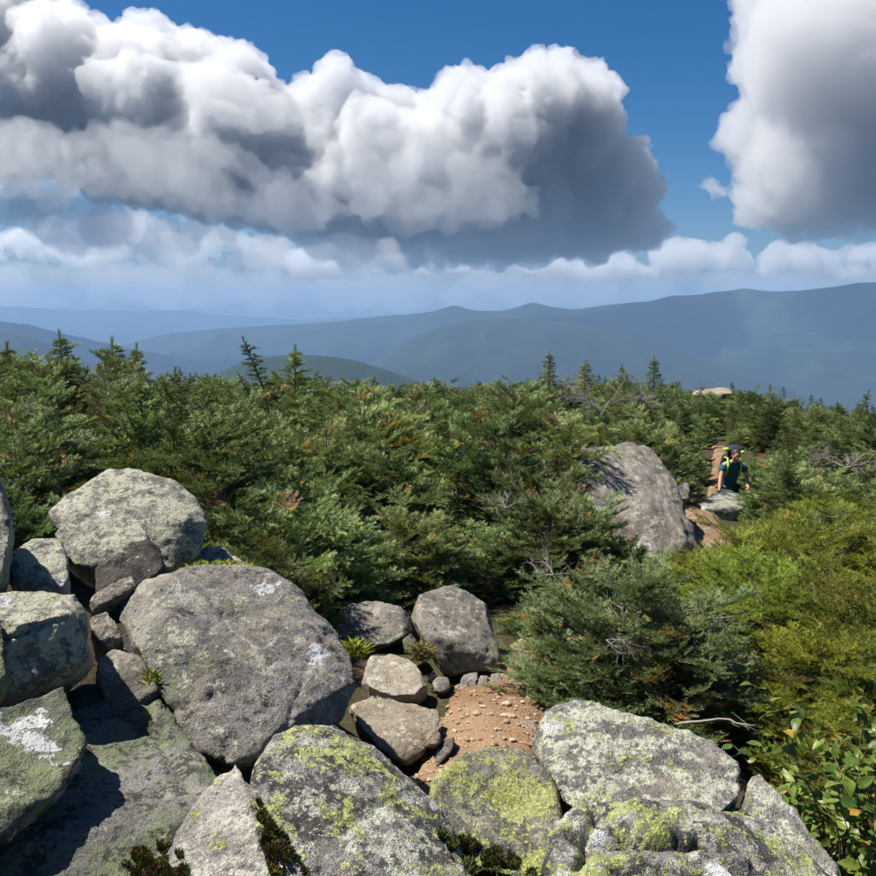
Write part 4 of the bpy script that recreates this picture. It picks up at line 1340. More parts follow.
def plant_tree(kind, x, y, s, rz, label, category='fir tree', group=None, name='fir_tree', z=None, sq=1.0, deadn=0, rng=None, sink=0.12, tilt=0.0):
    if z is None: z = float(ground_z([(x, y)])[0])
    o = empty(name, (x, y, z - sink * s), rz, (s, s, s * sq))
    if tilt: o.rotation_euler = (tilt * 0.6, tilt, rz)
    link('trunk', kind[0], parent=o)
    link('crown', kind[1], parent=o)
    for k in range(deadn):
        a = rng.uniform(0, 6.28)
        zz = rng.uniform(0.35, 1.0)
        rr = rng.uniform(0.15, 0.55)
        d = link('dead_branch', DEAD[int(rng.integers(0, 4))], parent=o, loc=(math.cos(a) * rr, math.sin(a) * rr, zz))
        d.rotation_euler = (rng.uniform(-0.4, 0.4), rng.uniform(-0.4, 0.4), rng.uniform(0, 6.28))
        d.scale = (rng.uniform(0.8, 1.4),) * 3
    tag(o, label, category, group)
    ALLTREES.append(o)
    return o


# allowed nearest distance of the thicket for each pixel column (behind the boulders)
FRONT = [(-250, 6.4), (0, 6.6), (60, 6.7), (210, 6.75), (300, 6.7), (345, 7.9), (410, 8.1), (505, 8.0), (560, 8.4), (640, 8.6), (700, 8.5), (1100, 8.0)]
# canopy line to stay under: pixel column -> row of the tree tops
SKY = [(-300, 340), (0, 343), (40, 341), (110, 344), (150, 349), (185, 361), (215, 373), (250, 371), (290, 360), (330, 374), (480, 374), (560, 372), (650, 376), (690, 391), (760, 392), (800, 402), (876, 406), (1100, 410)]


def build_thicket():
    rng = np.random.default_rng(77)
    cand = []
    y = 6.6
    while y < 62:
        sp = 0.78 + 0.013 * y
        x = -0.78 * y - 2.5
        while x < 0.78 * y + 2.5:
            cand.append((x + rng.uniform(-0.45, 0.45) * sp, y + rng.uniform(-0.45, 0.45) * sp))
            x += sp
        y += sp * 0.92
    near, far = [], []
    rock_xy = [(o.location.x, o.location.y) for o in ROCKS if o.location.y > 9]
    for (x, y) in cand:
        z = float(ground_z([(x, y)])[0])
        px, py = proj((x, y, z))
        if y < np.interp(px, [a for a, b in FRONT], [b for a, b in FRONT]): continue
        td, ty = trail_dist(x, y)
        clear = 1.0 if y < 21 else (0.95 if y < 33 else 0.5)
        if td < clear + (0.2 if x < 4 and y < 12 else 0):
            if not (y > 19.6 and td > 0.42): continue
        if 8.0 < y < 14.6 and 578 < px < 720: continue          # the whaleback rock
        if 44 < y < 48 and 684 < px < 744: continue             # the slab on the crest
        if 10 < y < 19.2 and 690 < px < 785: continue           # the hiker and the boulder below stay in view
        hy = np.interp(px, [a for a, b in SKY], [b for a, b in SKY])
        ztop = at(px, hy + (rng.uniform(-4, 14) if px < 200 else rng.uniform(-3, 34)) * min(1, 15 / y) + (0 if y > 12 else 0), y)[2]
        hmax = ztop - z
        h = rng.uniform(1.25, 2.1) if y > 11 else rng.uniform(1.1, 1.7)
        if y < 10.5 and 330 < px < 640: h = rng.uniform(0.85, 1.25)
        if px < 330 and y > 8: h = rng.uniform(1.4, 2.3)
        if px < 215 and 9.5 < y < 18: h = rng.uniform(1.7, 2.9)
        if px > 700 and y < 14: h = rng.uniform(0.7, 1.05)
        elif px > 730 and y < 24: h = rng.uniform(0.8, 1.4)
        if rng.uniform() < 0.10 and y > 9: continue
        if rng.uniform() < 0.3: h *= rng.uniform(0.55, 0.85)
        h = min(h, hmax)
        if td < clear: h = min(h, 0.6)
        if h < 0.28: continue
        if abs(px - 438) < 520 and len(near) < 100000:
            near.append((y, x, z, h, px))
    near.sort()
    inview = [c for c in near if -60 < c[4] < 936]
    side = [c for c in near if not (-60 < c[4] < 936)]
    front = inview[:272]
    rest = inview[272:] + side
    return front, rest, rng


FRONT_TREES, REST_TREES, TRNG = build_thicket()


def zone(px, y):
    if px > 690 and y < 30: return 'in the scrub right of the trail', 'scrub right of the trail'
    if px < 215: return 'behind the left boulder pile', 'fir thicket behind the left boulder pile'
    if y < 11.5: return 'above the dirt patch', 'front rank of firs above the dirt patch'
    if px < 560: return 'in the middle thicket', 'firs in the middle thicket'
    return 'behind the whaleback rock', 'firs behind the whaleback rock'


ORD = ['leftmost', 'second', 'third', 'fourth', 'fifth', 'sixth', 'seventh', 'eighth', 'ninth', 'tenth', 'eleventh', 'twelfth']
ROWS = ['front', 'second', 'third', 'fourth']


def tree_labels(trees):
    """which one: row counted from the viewer and place counted from the left, for the rows that can be told apart"""
    out = {}
    zones = {}
    for i, (y, x, z, h, px) in enumerate(trees):
        zones.setdefault(zone(px, y), []).append(i)
    for (ph, gr), ids in zones.items():
        ids.sort(key=lambda i: trees[i][0])
        n, r = 0, 0
        while n < len(ids):
            m = 8 if r < 4 else len(ids)
            row = sorted(ids[n:n + m], key=lambda i: trees[i][4])
            for k, i in enumerate(row):
                if r < 4:
                    out[i] = ('%s fir of the %s row %s' % (ORD[k] if k == 0 or k < len(row) - 1 else 'rightmost', ROWS[r], ph) if k in (0, len(row) - 1) else '%s fir from the left in the %s row %s' % (ORD[k], ROWS[r], ph), gr)
                else:
                    out[i] = ('deep set fir beyond the fourth row ' + ph, gr)
            n += m; r += 1
    return out


TLAB = tree_labels(FRONT_TREES)
for ti, (y, x, z, h, px) in enumerate(FRONT_TREES):
    if px > 700 and y < 15 and TRNG.uniform() < 0.45: i = int(TRNG.integers(0, 3)); kind, kh = YELLOW[i], YELLOW_H[i]
    elif (y > 17 and TRNG.uniform() < 0.45) or (y > 9.5 and TRNG.uniform() < 0.22): i = int(TRNG.integers(0, 3)); kind, kh = SPIRES[i], SPIRE_H[i]
    else: i = int(TRNG.integers(0, 5)); kind, kh = FIRS[i], FIR_H[i]
    lb, gr = TLAB[ti]
    s = h / kh
    s = max(s, 0.5)
    plant_tree(kind, x, y, s, TRNG.uniform(0, 6.28), lb, group=gr, z=z, sq=max(0.6, min(1.25, (h / kh) / s)), rng=TRNG,
               deadn=(int(TRNG.integers(0, 3)) if TRNG.uniform() < 0.35 else 0))

# ------------------------------------------------------------------ the rest of the thicket, one far mass
def build_mass():
    pts = np.array([(x, y, z) for (y, x, z, h, px) in REST_TREES])
    me = bpy.data.meshes.new('conifer_scrub')
    me.from_pydata([tuple(p) for p in pts], [], [])
    rng = np.random.default_rng(3)
    hs = np.array([h for (y, x, z, h, px) in REST_TREES])
    pick = rng.integers(0, 6, len(pts))
    kh = np.array(LIGHT_H + SPIRE_H)[pick]
    sc = np.maximum(hs / kh, 0.4)
    a = me.attributes.new('pick', 'INT', 'POINT'); a.data.foreach_set('value', pick.astype(np.int32))
    a = me.attributes.new('sc', 'FLOAT', 'POINT'); a.data.foreach_set('value', sc.astype(np.float32))
    a = me.attributes.new('rz', 'FLOAT', 'POINT'); a.data.foreach_set('value', rng.uniform(0, 6.28, len(pts)).astype(np.float32))
    o = link('conifer_scrub', me)
    ng = bpy.data.node_groups.new('scrub', 'GeometryNodeTree')
    ng.interface.new_socket('Geometry', in_out='INPUT', socket_type='NodeSocketGeometry')
    ng.interface.new_socket('Geometry', in_out='OUTPUT', socket_type='NodeSocketGeometry')
    N, L = ng.nodes, ng.links
    gi, go = N.new('NodeGroupInput'), N.new('NodeGroupOutput')
    join = N.new('GeometryNodeJoinGeometry')
    srcs = []
    for k in LIGHT + SPIRES:
        found = [q for q in bpy.data.objects if q.type == 'MESH' and q.data == k[1]]
        srcs.append((k, found))
    at_p = N.new('GeometryNodeInputNamedAttribute'); at_p.data_type = 'INT'; at_p.inputs[0].default_value = 'pick'
    at_s = N.new('GeometryNodeInputNamedAttribute'); at_s.data_type = 'FLOAT'; at_s.inputs[0].default_value = 'sc'
    at_r = N.new('GeometryNodeInputNamedAttribute'); at_r.data_type = 'FLOAT'; at_r.inputs[0].default_value = 'rz'
    cx = N.new('ShaderNodeCombineXYZ'); L.new(at_r.outputs[0], cx.inputs[2])
    for i, (k, found) in enumerate(srcs):
        cmp_ = N.new('FunctionNodeCompare'); cmp_.data_type = 'INT'; cmp_.operation = 'EQUAL'
        L.new(at_p.outputs[0], cmp_.inputs[2]); cmp_.inputs[3].default_value = i
        crown = found[0]
        oi = N.new('GeometryNodeObjectInfo'); oi.inputs['Object'].default_value = crown
        ip = N.new('GeometryNodeInstanceOnPoints')
        L.new(gi.outputs[0], ip.inputs['Points']); L.new(cmp_.outputs[0], ip.inputs['Selection'])
        L.new(oi.outputs['Geometry'], ip.inputs['Instance'])
        L.new(cx.outputs[0], ip.inputs['Rotation']); L.new(at_s.outputs[0], ip.inputs['Scale'])
        L.new(ip.outputs[0], join.inputs[0])
    L.new(join.outputs[0], go.inputs[0])
    md = o.modifiers.new('scrub', 'NODES'); md.node_group = ng
    tag(o, 'low conifer scrub covering the ridge beyond the nearer firs', 'conifer scrub', kind='stuff')


# one tree of each light kind stands at the back of the thicket as a thing of its own
for k, (px, y, s) in zip(LIGHT, [(505, 27, 1.05), (338, 25, 1.0), (775, 28, 1.0)]):
    p = at(px, 400, y)
    plant_tree(k, p[0], y, s * 0.8, 1.0 + y, 'open branched fir at the back of the thicket ' + {27: 'near its middle', 25: 'below the green hill', 28: 'right of the hiker'}[y], group='open branched firs at the back of the thicket')
build_mass()

# ------------------------------------------------------------------ trees that stand out on the skyline
def skyline(px, py, y, kind, kh, label, name='spruce_tree', s_min=0.3, tilt=0.0):
    top = at(px, py, y)
    z = float(ground_z([(top[0], y)])[0])
    s = (top[2] - z) / kh
    return plant_tree(kind, top[0], y, s, px * 0.37, label, 'spruce tree', z=z, name=name, sink=0.0, tilt=tilt)


skyline(60, 331, 13.5, SPIRES[0], SPIRE_H[0], 'tallest fir tip on the left skyline')
skyline(8, 343, 13.0, SPIRES[2], SPIRE_H[2], 'dark fir tip at the far left of the skyline')
skyline(114, 338, 14.5, SPIRES[2], SPIRE_H[2], 'second fir tip right of the tallest one on the left skyline')
skyline(136, 344, 15.0, SPIRES[0], SPIRE_H[0], 'broad fir crown closing the left skyline group')
skyline(273, 338, 17.0, SPIRES[1], SPIRE_H[1], 'scraggly lone spruce tip before the green hill')
skyline(296, 346, 17.5, SPIRES[2], SPIRE_H[2], 'small spruce tip right beside the scraggly lone one')
skyline(549, 351, 33.0, SPIRES[0], SPIRE_H[0], 'thin spire poking above the middle skyline')
skyline(655, 357, 30.0, SPIRES[0], SPIRE_H[0], 'dark cone shaped spruce on the skyline left of the pale slab')
skyline(587, 360, 32.0, SPIRES[2], SPIRE_H[2], 'small spruce between the thin spire and the dark cone')
skyline(627, 365, 31.0, SPIRES[1], SPIRE_H[1], 'thin spruce just left of the dark cone on the skyline')
skyline(690, 384, 34.0, SPIRES[1], SPIRE_H[1], 'low spruce just left of the pale slab')
skyline(735, 381, 42.0, SPIRES[1], SPIRE_H[1], 'little pair of spruce tops right of the pale slab')
skyline(860, 392, 29.0, SPIRES[1], SPIRE_H[1], 'crooked spruce leaning at the right end of the skyline', tilt=0.2)
skyline(838, 402, 33.0, SPIRES[2], SPIRE_H[2], 'stout spruce near the right end of the skyline')

# ------------------------------------------------------------------ near shrubs
rngd = np.random.default_rng(9)


def near_tree(kind, kh, px, py, top, y, rz, label, name, cat, group=None, deadn=0, wide=1.0):
    """a shrub whose foot is at pixel (px, py) and whose top reaches pixel row top"""
    p = at(px, py, y)
    h = at(px, top, y)[2] - p[2]
    s = wide * h / kh
    return plant_tree(kind, p[0], y, s, rz, label, cat, group, name=name, z=p[2], sq=1.0 / wide, deadn=deadn, rng=rngd, sink=0.0)


near_tree(BLUE, BLUE_H, 622, 712, 556, 5.9, 0.4, 'speckled blue green and orange fir bush with bare grey twigs by the dirt', 'fir_bush', 'fir bush', deadn=3, wide=1.05)
near_tree(BLUE, BLUE_H, 684, 716, 600, 5.6, 2.6, 'smaller dark half of the blue green fir clump by the yellow spruce', 'fir_bush', 'fir bush', deadn=1)
near_tree(BLUE, BLUE_H, 560, 706, 628, 6.1, 4.1, 'low yellowing fir sprig reaching over the dirt patch', 'fir_bush', 'fir bush', deadn=1, wide=1.2)
yl = [(738, 640, 532, 8.0, 0.3, 1.1), (790, 645, 512, 7.8, 1.2, 1.1), (850, 645, 510, 7.6, 2.2, 1.1), (930, 680, 520, 7.0, 0.2, 1.1), (760, 690, 562, 6.7, 3.2, 1.1), (826, 705, 560, 6.4, 4.4, 1.1),
      (900, 730, 580, 5.9, 5.1, 1.1), (812, 742, 622, 5.7, 0.9, 1.0), (860, 780, 640, 5.2, 2.9, 1.1), (846, 815, 700, 4.9, 1.1, 0.9)]
ylb = ['yellow green spruce mound touching the trail edge', 'yellow green spruce mound at the back middle of the right hand clump', 'yellow green spruce at the upper right of the clump', 'yellow green spruce cut by the right edge of the view',
       'glowing yellow green spruce beside the blue green fir clump', 'yellow green spruce in the heart of the right hand clump', 'lower yellow green spruce at the right edge', 'small yellow green spruce above the dark hollow',
       'yellow green spruce just behind the broad leaved shrub', 'lowest yellow green spruce sprig left of the broad leaved shrub']
for i, (a, lb) in enumerate(zip(yl, ylb)):
    near_tree(YELLOW[i % 3], YELLOW_H[i % 3], a[0], a[1], a[2], a[3], a[4], lb, 'spruce_bush', 'spruce bush', 'yellow green spruce clump on the right', deadn=(1 if i in (1, 2, 5, 7) else 0), wide=a[5])

# low firs that close in on the hiker from the right
for i, (a, lb) in enumerate(zip([(778, 545, 474, 15.8), (812, 540, 470, 16.4), (776, 512, 452, 20.5), (806, 505, 446, 21.0), (752, 545, 486, 15.4), (842, 545, 478, 15.5), (757, 500, 458, 21.2), (768, 492, 452, 23.5), (748, 478, 448, 27.0), (699, 486, 452, 21.5), (697, 476, 440, 26.0), (786, 520, 462, 18.4)],
                                ['low dark fir covering the legs of the hiker', 'low dark fir one step right of the one covering the hiker', 'dark fir just behind the backpack of the hiker', 'dark fir right of the one behind the backpack',
                                 'fir sprig against the flat topped boulder below the hiker', 'low dark fir third to the right of the hiker', 'small fir at the shoulder of the hiker, right of the trail', 'small fir behind the one at the shoulder of the hiker',
                                 'small fir farther up the trail behind the hiker, on its right', 'small fir left of the trail level with the hiker', 'small fir farther up the trail on its left', 'low fir level with the arm of the hiker on the right'])):
    near_tree(FIRS[(i * 2) % 5], FIR_H[(i * 2) % 5], a[0], a[1], a[2], a[3], 1.3 * i, lb, 'fir_tree', 'fir tree', 'low firs beside the hiker', wide=1.1)

for i, (a, lb) in enumerate(zip([(566, 596, 446, 10.4), (600, 600, 492, 9.9), (545, 610, 470, 9.4), (628, 600, 538, 9.8)],
                                ['bright fir overlapping the left end of the whaleback rock', 'lower fir in front of the whaleback rock', 'fir left of the bright one overlapping the whaleback rock', 'small fir at the front foot of the whaleback rock'])):
    near_tree(FIRS[(i * 2 + 1) % 5], FIR_H[(i * 2 + 1) % 5], a[0], a[1], a[2], a[3], 2.1 * i, lb, 'fir_tree', 'fir tree', 'firs against the whaleback rock', wide=1.0, deadn=(1 if i == 0 else 0))

for (a, lb) in zip([(524, 642, 606, 7.7), (566, 634, 590, 7.9)], ['small dark fir sprig over the gully right of the tan topped boulder', 'dark fir sprig over the gully behind the speckled fir bush']):
    near_tree(FIRS[2], FIR_H[2], a[0], a[1], a[2], a[3], a[0], lb, 'fir_tree', 'fir tree', 'fir sprigs over the gully', wide=1.15)  # sprigs added over the bare gully to shade its ground
# ------------------------------------------------------------------ broad-leaved shrub, lower right
def leaf_mat(name, a, b):
    t = NT(name)
    oi = t.n('ShaderNodeObjectInfo')
    tc = t.n('ShaderNodeTexCoord')
    f = t.noise(tc.outputs['Object'], 60, 3)
    c = t.mix(oi.outputs['Random'], a, b)
    c = t.mix(t.math('MULTIPLY', t.step(f, 0.55, 0.7), 0.5), c, tuple(x * 0.6 for x in a))
    bs = t.bsdf(c, 0.42, 0.45)
    tr = t.n('ShaderNodeBsdfTranslucent')
    t.put(tr.inputs['Color'], c)
    mx = t.n('ShaderNodeMixShader'); mx.inputs[0].default_value = 0.4
    t.l(bs.outputs[0], mx.inputs[1]); t.l(tr.outputs[0], mx.inputs[2])
    return t.surf(mx.outputs[0])


M_LEAF = leaf_mat('shrub_leaf_green', (0.060, 0.120, 0.018), (0.20, 0.25, 0.035))
M_LEAF_Y = leaf_mat('shrub_leaf_yellowing', (0.36, 0.26, 0.03), (0.38, 0.16, 0.03))


def leaf_mesh(name, mat, L, W, curl):
    n, m = 7, 5
    V = []
    for i in range(n):
        s = i / (n - 1)
        w = W * math.sin(math.pi * min(1, s ** 0.8 * 0.97 + 0.02)) * 0.5
        for j in range(m):
            u = j / (m - 1) * 2 - 1
            V.append((s * L, u * w, 0.22 * abs(u) * w + curl * L * (s - s * s * 1.6) + 0.012 * L * math.sin(9 * s + 3 * u)))
    F = [(i * m + j, i * m + j + 1, (i + 1) * m + j + 1, (i + 1) * m + j) for i in range(n - 1) for j in range(m - 1)]
    me = mesh_np(name, V, F)
    me.materials.append(mat)
    return me


def broadleaf(px, py, y, s, seed, label, n_stem, n_leaf):
    rng = np.random.default_rng(seed)
    base = at(px, py, y)
    root = empty('broad_leaved_shrub', tuple(base))
    leaves = [leaf_mesh('leaf', M_LEAF, 0.075, 0.042, 0.3), leaf_mesh('leaf', M_LEAF, 0.06, 0.036, -0.2), leaf_mesh('leaf', M_LEAF, 0.085, 0.040, 0.1)]
    yell = leaf_mesh('leaf', M_LEAF_Y, 0.065, 0.036, 0.25)
    per = n_leaf // n_stem
    for k in range(n_stem):
        az = rng.uniform(0, 6.28); sp = rng.uniform(0.1, 0.6)
        d = unit(np.array([math.cos(az) * sp, math.sin(az) * sp, 1.0]))
        L = s * rng.uniform(0.55, 1.1)
        p = np.array([math.cos(az), math.sin(az), 0]) * rng.uniform(0, 0.12)
        pts = [p]
        for i in range(8):
            d = unit(d + rng.normal(0, 0.12, 3) - np.array([0, 0, 0.035]))
            p = p + d * L / 8
            pts.append(p)
        v, f = tubes([(pts, [0.006 * (1 - 0.09 * i) for i in range(9)])], 4)
        st = link('stem', mesh_np('stem', v, f), M_BARK, parent=root)
        for q in range(per):
            t = rng.uniform(0.25, 1.0) ** 0.8 * 7.99
            i = int(t)
            pos = pts[i] * (1 - (t - i)) + pts[i + 1] * (t - i)
            a = rng.uniform(0, 6.28)
            md = yell if rng.uniform() < 0.09 else leaves[int(rng.integers(0, 3))]
            o = link('leaf', md, parent=root, loc=tuple(pos))
            o.rotation_euler = (rng.normal(0, 0.45), rng.normal(-0.15, 0.45), a)
            o.scale = (rng.uniform(0.75, 1.3),) * 3
    return tag(root, label, 'shrub')


broadleaf(850, 905, 3.85, 1.0, 5, 'glossy broad leaved shrub with a few yellow leaves in the lower right corner', 20, 300)
broadleaf(822, 880, 4.2, 0.72, 6, 'smaller broad leaved sapling left of the glossy shrub at lower right', 20, 300)
broadleaf(888, 860, 4.3, 0.85, 8, 'broad leaved shrub at the right edge behind the glossy one', 18, 280)


# ------------------------------------------------------------------ moss and grass between the boulders
def tuft(name, label, cat, px, py, y, rx, ry, n, L, mat_cols, seed, lean=0.5, wid=0.0025, kind='stuff', dome=0.05, tilt=0.0):
    rng = np.random.default_rng(seed)
    c = at(px, py, y)
    V, F = [], []
    for i in range(n):
        a = rng.uniform(0, 6.28); r = math.sqrt(rng.uniform(0, 1))
        bx_, by_ = math.cos(a) * r * rx, math.sin(a) * r * ry
        b = np.array([bx_, by_, dome * (1 - r * r) + tilt * math.sin(a) * r * ry + rng.normal(0, 0.006)])
        d = unit(np.array([rng.normal(0, lean), rng.normal(0, lean), 1.0]) + np.array([math.cos(a), math.sin(a), 0]) * r * 0.5)
        l = L * rng.uniform(0.5, 1.2)
        sd = unit(np.cross(d, rng.normal(0, 1, 3))) * wid * rng.uniform(0.7, 1.4)
        o = len(V)
        mid = b + d * l * 0.55
        tip = b + d * l + np.array([d[0], d[1], -0.25]) * l * 0.25
        V += [b - sd, b + sd, mid + sd * 0.8, mid - sd * 0.8, tip]
        F += [(o, o + 1, o + 2), (o, o + 2, o + 3), (o + 3, o + 2, o + 4)]
    t = NT(name + '_blades')
    g = t.n('ShaderNodeNewGeometry')
    cc = t.mix(g.outputs['Random Per Island'], mat_cols[0], mat_cols[1])
    f = t.noise(g.outputs['Position'], 14, 3)
    cc = t.mix(t.step(f, 0.48, 0.62), cc, mat_cols[2])
    bs = t.bsdf(cc, 0.7, 0.2)
    o = link(name, mesh_np(name, V, F, False), t.surf(bs.outputs[0]), loc=tuple(c))
    return tag(o, label, cat, kind=kind)


MOSS = ((0.060, 0.066, 0.014), (0.170, 0.165, 0.030), (0.125, 0.075, 0.040))
from mathutils.bvhtree import BVHTree


def near_bvh():
    """the foreground rocks as one search tree"""
    V, P = [], []
    o = 0
    for r in ROCKS:
        if r.location.y > 4.2: continue
        me = r.data
        co = np.empty(len(me.vertices) * 3, dtype=np.float32); me.vertices.foreach_get('co', co)
        V.append(co.reshape(-1, 3) + np.array(r.location))
        me.calc_loop_triangles()
        tr = np.empty(len(me.loop_triangles) * 3, dtype=np.int32); me.loop_triangles.foreach_get('vertices', tr)
        P.append(tr.reshape(-1, 3) + o)
        o += len(me.vertices)
    return BVHTree.FromPolygons(np.concatenate(V).tolist(), np.concatenate(P).tolist(), all_triangles=True)


BVH = near_bvh()


def moss(label, line, width, n, L, cols, seed):
    """moss stalks rooted on whatever rock or soil lies along a line of pixels"""
    rng = np.random.default_rng(seed)
    ln = np.array(line, dtype=float)
    u = rng.uniform(0, len(line) - 1.001, n)
    k = u.astype(int); f = (u - k)[:, None]
    w = np.interp(u, range(len(line)), width)
    a = rng.uniform(0, 6.28, n); r = np.sqrt(rng.uniform(size=n)) * w
    pxy = ln[k] * (1 - f) + ln[k + 1] * f + np.stack([np.cos(a) * r, np.sin(a) * r], 1)
    keep = vnoise(np.concatenate([pxy / 9, np.full((n, 1), seed * 1.7)], 1), seed) >= -0.35 + 0.5 * (r / w)
    pts = []
    for px, py in pxy[keep]:
        d = Vector(at(px, py, 1.0)).normalized()
        loc, nor, idx, dist = BVH.ray_cast(d * 0.3, d)
        if loc is None or loc.y > 4.5: continue
        pts.append((np.array(loc), np.array(nor)))
    c = np.mean([p for p, q in pts], axis=0)
    lumps = 0.5 + 0.5 * vnoise(np.array([p for p, q in pts]) * 30, seed + 4)
    V, F = [], []
    for (p, q), lump in zip(pts, lumps):
        dd = unit(q * 0.7 + np.array([0, 0, 0.7]) + rng.normal(0, 0.55, 3))
        l = L * rng.uniform(0.5, 1.2) * (0.5 + lump)
        base = p - c + q * lump * 0.012
        sd = unit(np.cross(dd, rng.normal(0, 1, 3))) * 0.0017 * rng.uniform(0.7, 1.4)
        o = len(V)
        V += [base - q * 0.012 - sd, base - q * 0.012 + sd, base + dd * l * 0.6 + sd, base + dd * l * 0.6 - sd, base + dd * l]
        F += [(o, o + 1, o + 2), (o, o + 2, o + 3), (o + 3, o + 2, o + 4)]
    t = NT('moss_stalks')
    g = t.n('ShaderNodeNewGeometry')
    cc = t.mix(g.outputs['Random Per Island'], cols[0], cols[1])
    f = t.noise(g.outputs['Position'], 16, 3)
    cc = t.mix(t.step(f, 0.48, 0.62), cc, cols[2])
    o = link('moss', mesh_np('moss', V, F, False), t.surf(t.bsdf(cc, 0.75, 0.2).outputs[0]), loc=tuple(c))
    return tag(o, label, 'moss', kind='stuff')


moss('brown green moss in the cleft between the streaked boulder and the bottom centre boulder', [(256, 800), (266, 822), (278, 850), (292, 884)], [4, 9, 15, 20], 12000, 0.016, MOSS, 1)
moss('brown green moss tuft at the bottom left corner of the streaked boulder', [(138, 872), (160, 862), (176, 878)], [18, 24, 16], 9000, 0.018, MOSS, 2)
moss('dark green moss in the hollow below the olive dome boulder', [(440, 838), (464, 852), (496, 868), (530, 880)], [6, 15, 20, 16], 11000, 0.018, ((0.030, 0.050, 0.012), (0.105, 0.125, 0.026), (0.07, 0.06, 0.02)), 3)
GRS = ((0.16, 0.20, 0.02), (0.34, 0.34, 0.05), (0.24, 0.25, 0.03))
tuft('grass', 'yellow green sprig growing behind the crest of the largest grey boulder', 'grass', 218, 572, 5.15, 0.20, 0.06, 1500, 0.05, GRS, 4, lean=1.2, wid=0.003, dome=0.03)
tuft('grass', 'small yellow green weed by the right side of the largest grey boulder', 'grass', 355, 656, 5.6, 0.07, 0.05, 420, 0.08, GRS, 5, lean=0.8, wid=0.004)
tuft('grass', 'olive weeds trailing down beside the tan topped boulder', 'grass', 422, 656, 6.3, 0.07, 0.12, 900, 0.06, ((0.10, 0.10, 0.02), (0.20, 0.18, 0.05), (0.14, 0.10, 0.04)), 6, lean=0.9, wid=0.004)
tuft('grass', 'tiny yellow green weed in the crevice beside the rounded block', 'grass', 152, 684, 3.98, 0.03, 0.03, 90, 0.05, GRS, 7, lean=0.9, wid=0.003)

# ------------------------------------------------------------------ dead wood
def deadwood(label, px, py, y, L, n, seed, up=0.25, r0=0.008, rz=0.0, rx=0.0, name='dead_bush'):
    me = dead_mesh(name, seed, L, n, up, r0)
    p = at(px, py, y)
    o = link(name, me, loc=tuple(p))
    o.rotation_euler = (rx, 0, rz)
    return tag(o, label, 'dead bush')


deadwood('tangle of bare grey twigs in the front firs above the gully', 553, 575, 7.6, 0.34, 4, 3, up=0.1, r0=0.005)
deadwood('bare grey twigs hanging on the front of the speckled fir bush', 606, 640, 5.32, 0.20, 3, 21, up=-0.3, r0=0.004)
deadwood('bare grey branches in the scrub at right, widest dead patch', 846, 468, 17.5, 0.55, 6, 4, up=0.5, r0=0.011)
deadwood('bare grey branches left of the widest dead patch at right', 812, 462, 19.0, 0.5, 4, 5, up=0.5, r0=0.011)
deadwood('small dead tangle in the firs left of the whaleback rock', 505, 508, 9.2, 0.26, 4, 6, up=0.3, r0=0.005)
deadwood('bleached dead stems under the skyline above the whaleback rock', 600, 415, 22.0, 0.95, 6, 7, up=0.9, r0=0.014)
deadwood('bleached dead stems right of those above the whaleback rock', 650, 412, 23.5, 0.95, 6, 8, up=0.9, r0=0.014)
deadwood('bleached dead stems left of those above the whaleback rock', 552, 410, 24.0, 1.0, 6, 9, up=0.9, r0=0.014)
deadwood('grey dead twigs above the dark pocket in the middle thicket', 393, 430, 14.0, 0.45, 5, 10, up=0.5, r0=0.008)
deadwood('dead twigs poking out of the yellow green spruce at the right edge', 858, 612, 6.6, 0.34, 3, 11, up=0.1, r0=0.006)


def stick(label, pts, r, mat, sides=6, seed=1, twigs=4):
    """a weathered branch: crooked, tapering, with a few broken side twigs"""
    rng = np.random.default_rng(seed)
    P = np.array([at(*p) for p in pts])
    u = np.linspace(0, len(P) - 1, 14)
    Q = np.stack([np.interp(u, np.arange(len(P)), P[:, k]) for k in range(3)], 1)
    w_ = np.cumsum(rng.normal(0, r * 0.35, (14, 3)), axis=0)
    Q += w_ - np.linspace(0, 1, 14)[:, None] * w_[-1]
    b = Q.mean(0)
    Q = Q - b
    rad = [r * (1 - 0.65 * i / 13) * rng.uniform(0.85, 1.15) for i in range(14)]
    rad[0] *= 0.5; rad[-1] *= 0.4
    segs = [(Q, rad)]
    for k in range(twigs):
        i = int(rng.integers(3, 13))
        d = unit(rng.normal(0, 1, 3) + np.array([0, 0, 0.6]))
        L = rng.uniform(4, 9) * r
        segs.append(([Q[i], Q[i] + d * L * 0.5, Q[i] + d * L + rng.normal(0, r, 3)], [rad[i] * 0.45, rad[i] * 0.3, rad[i] * 0.12]))
    v, f = tubes(segs, sides)
    o = link('fallen_branch', mesh_np('fallen_branch', v, f), mat, loc=tuple(b))
    return tag(o, label, 'branch')


stick('bare grey branch lying across the dark hollow behind the peaked boulder', [(676, 724, 4.6), (702, 722, 4.55), (722, 718, 4.5), (742, 724, 4.45), (756, 725, 4.42)], 0.009, M_DEAD, seed=2)
stick('thin grey stick rising left of the hollow branch', [(712, 790, 4.2), (728, 762, 4.3), (746, 750, 4.3)], 0.006, M_DEAD)


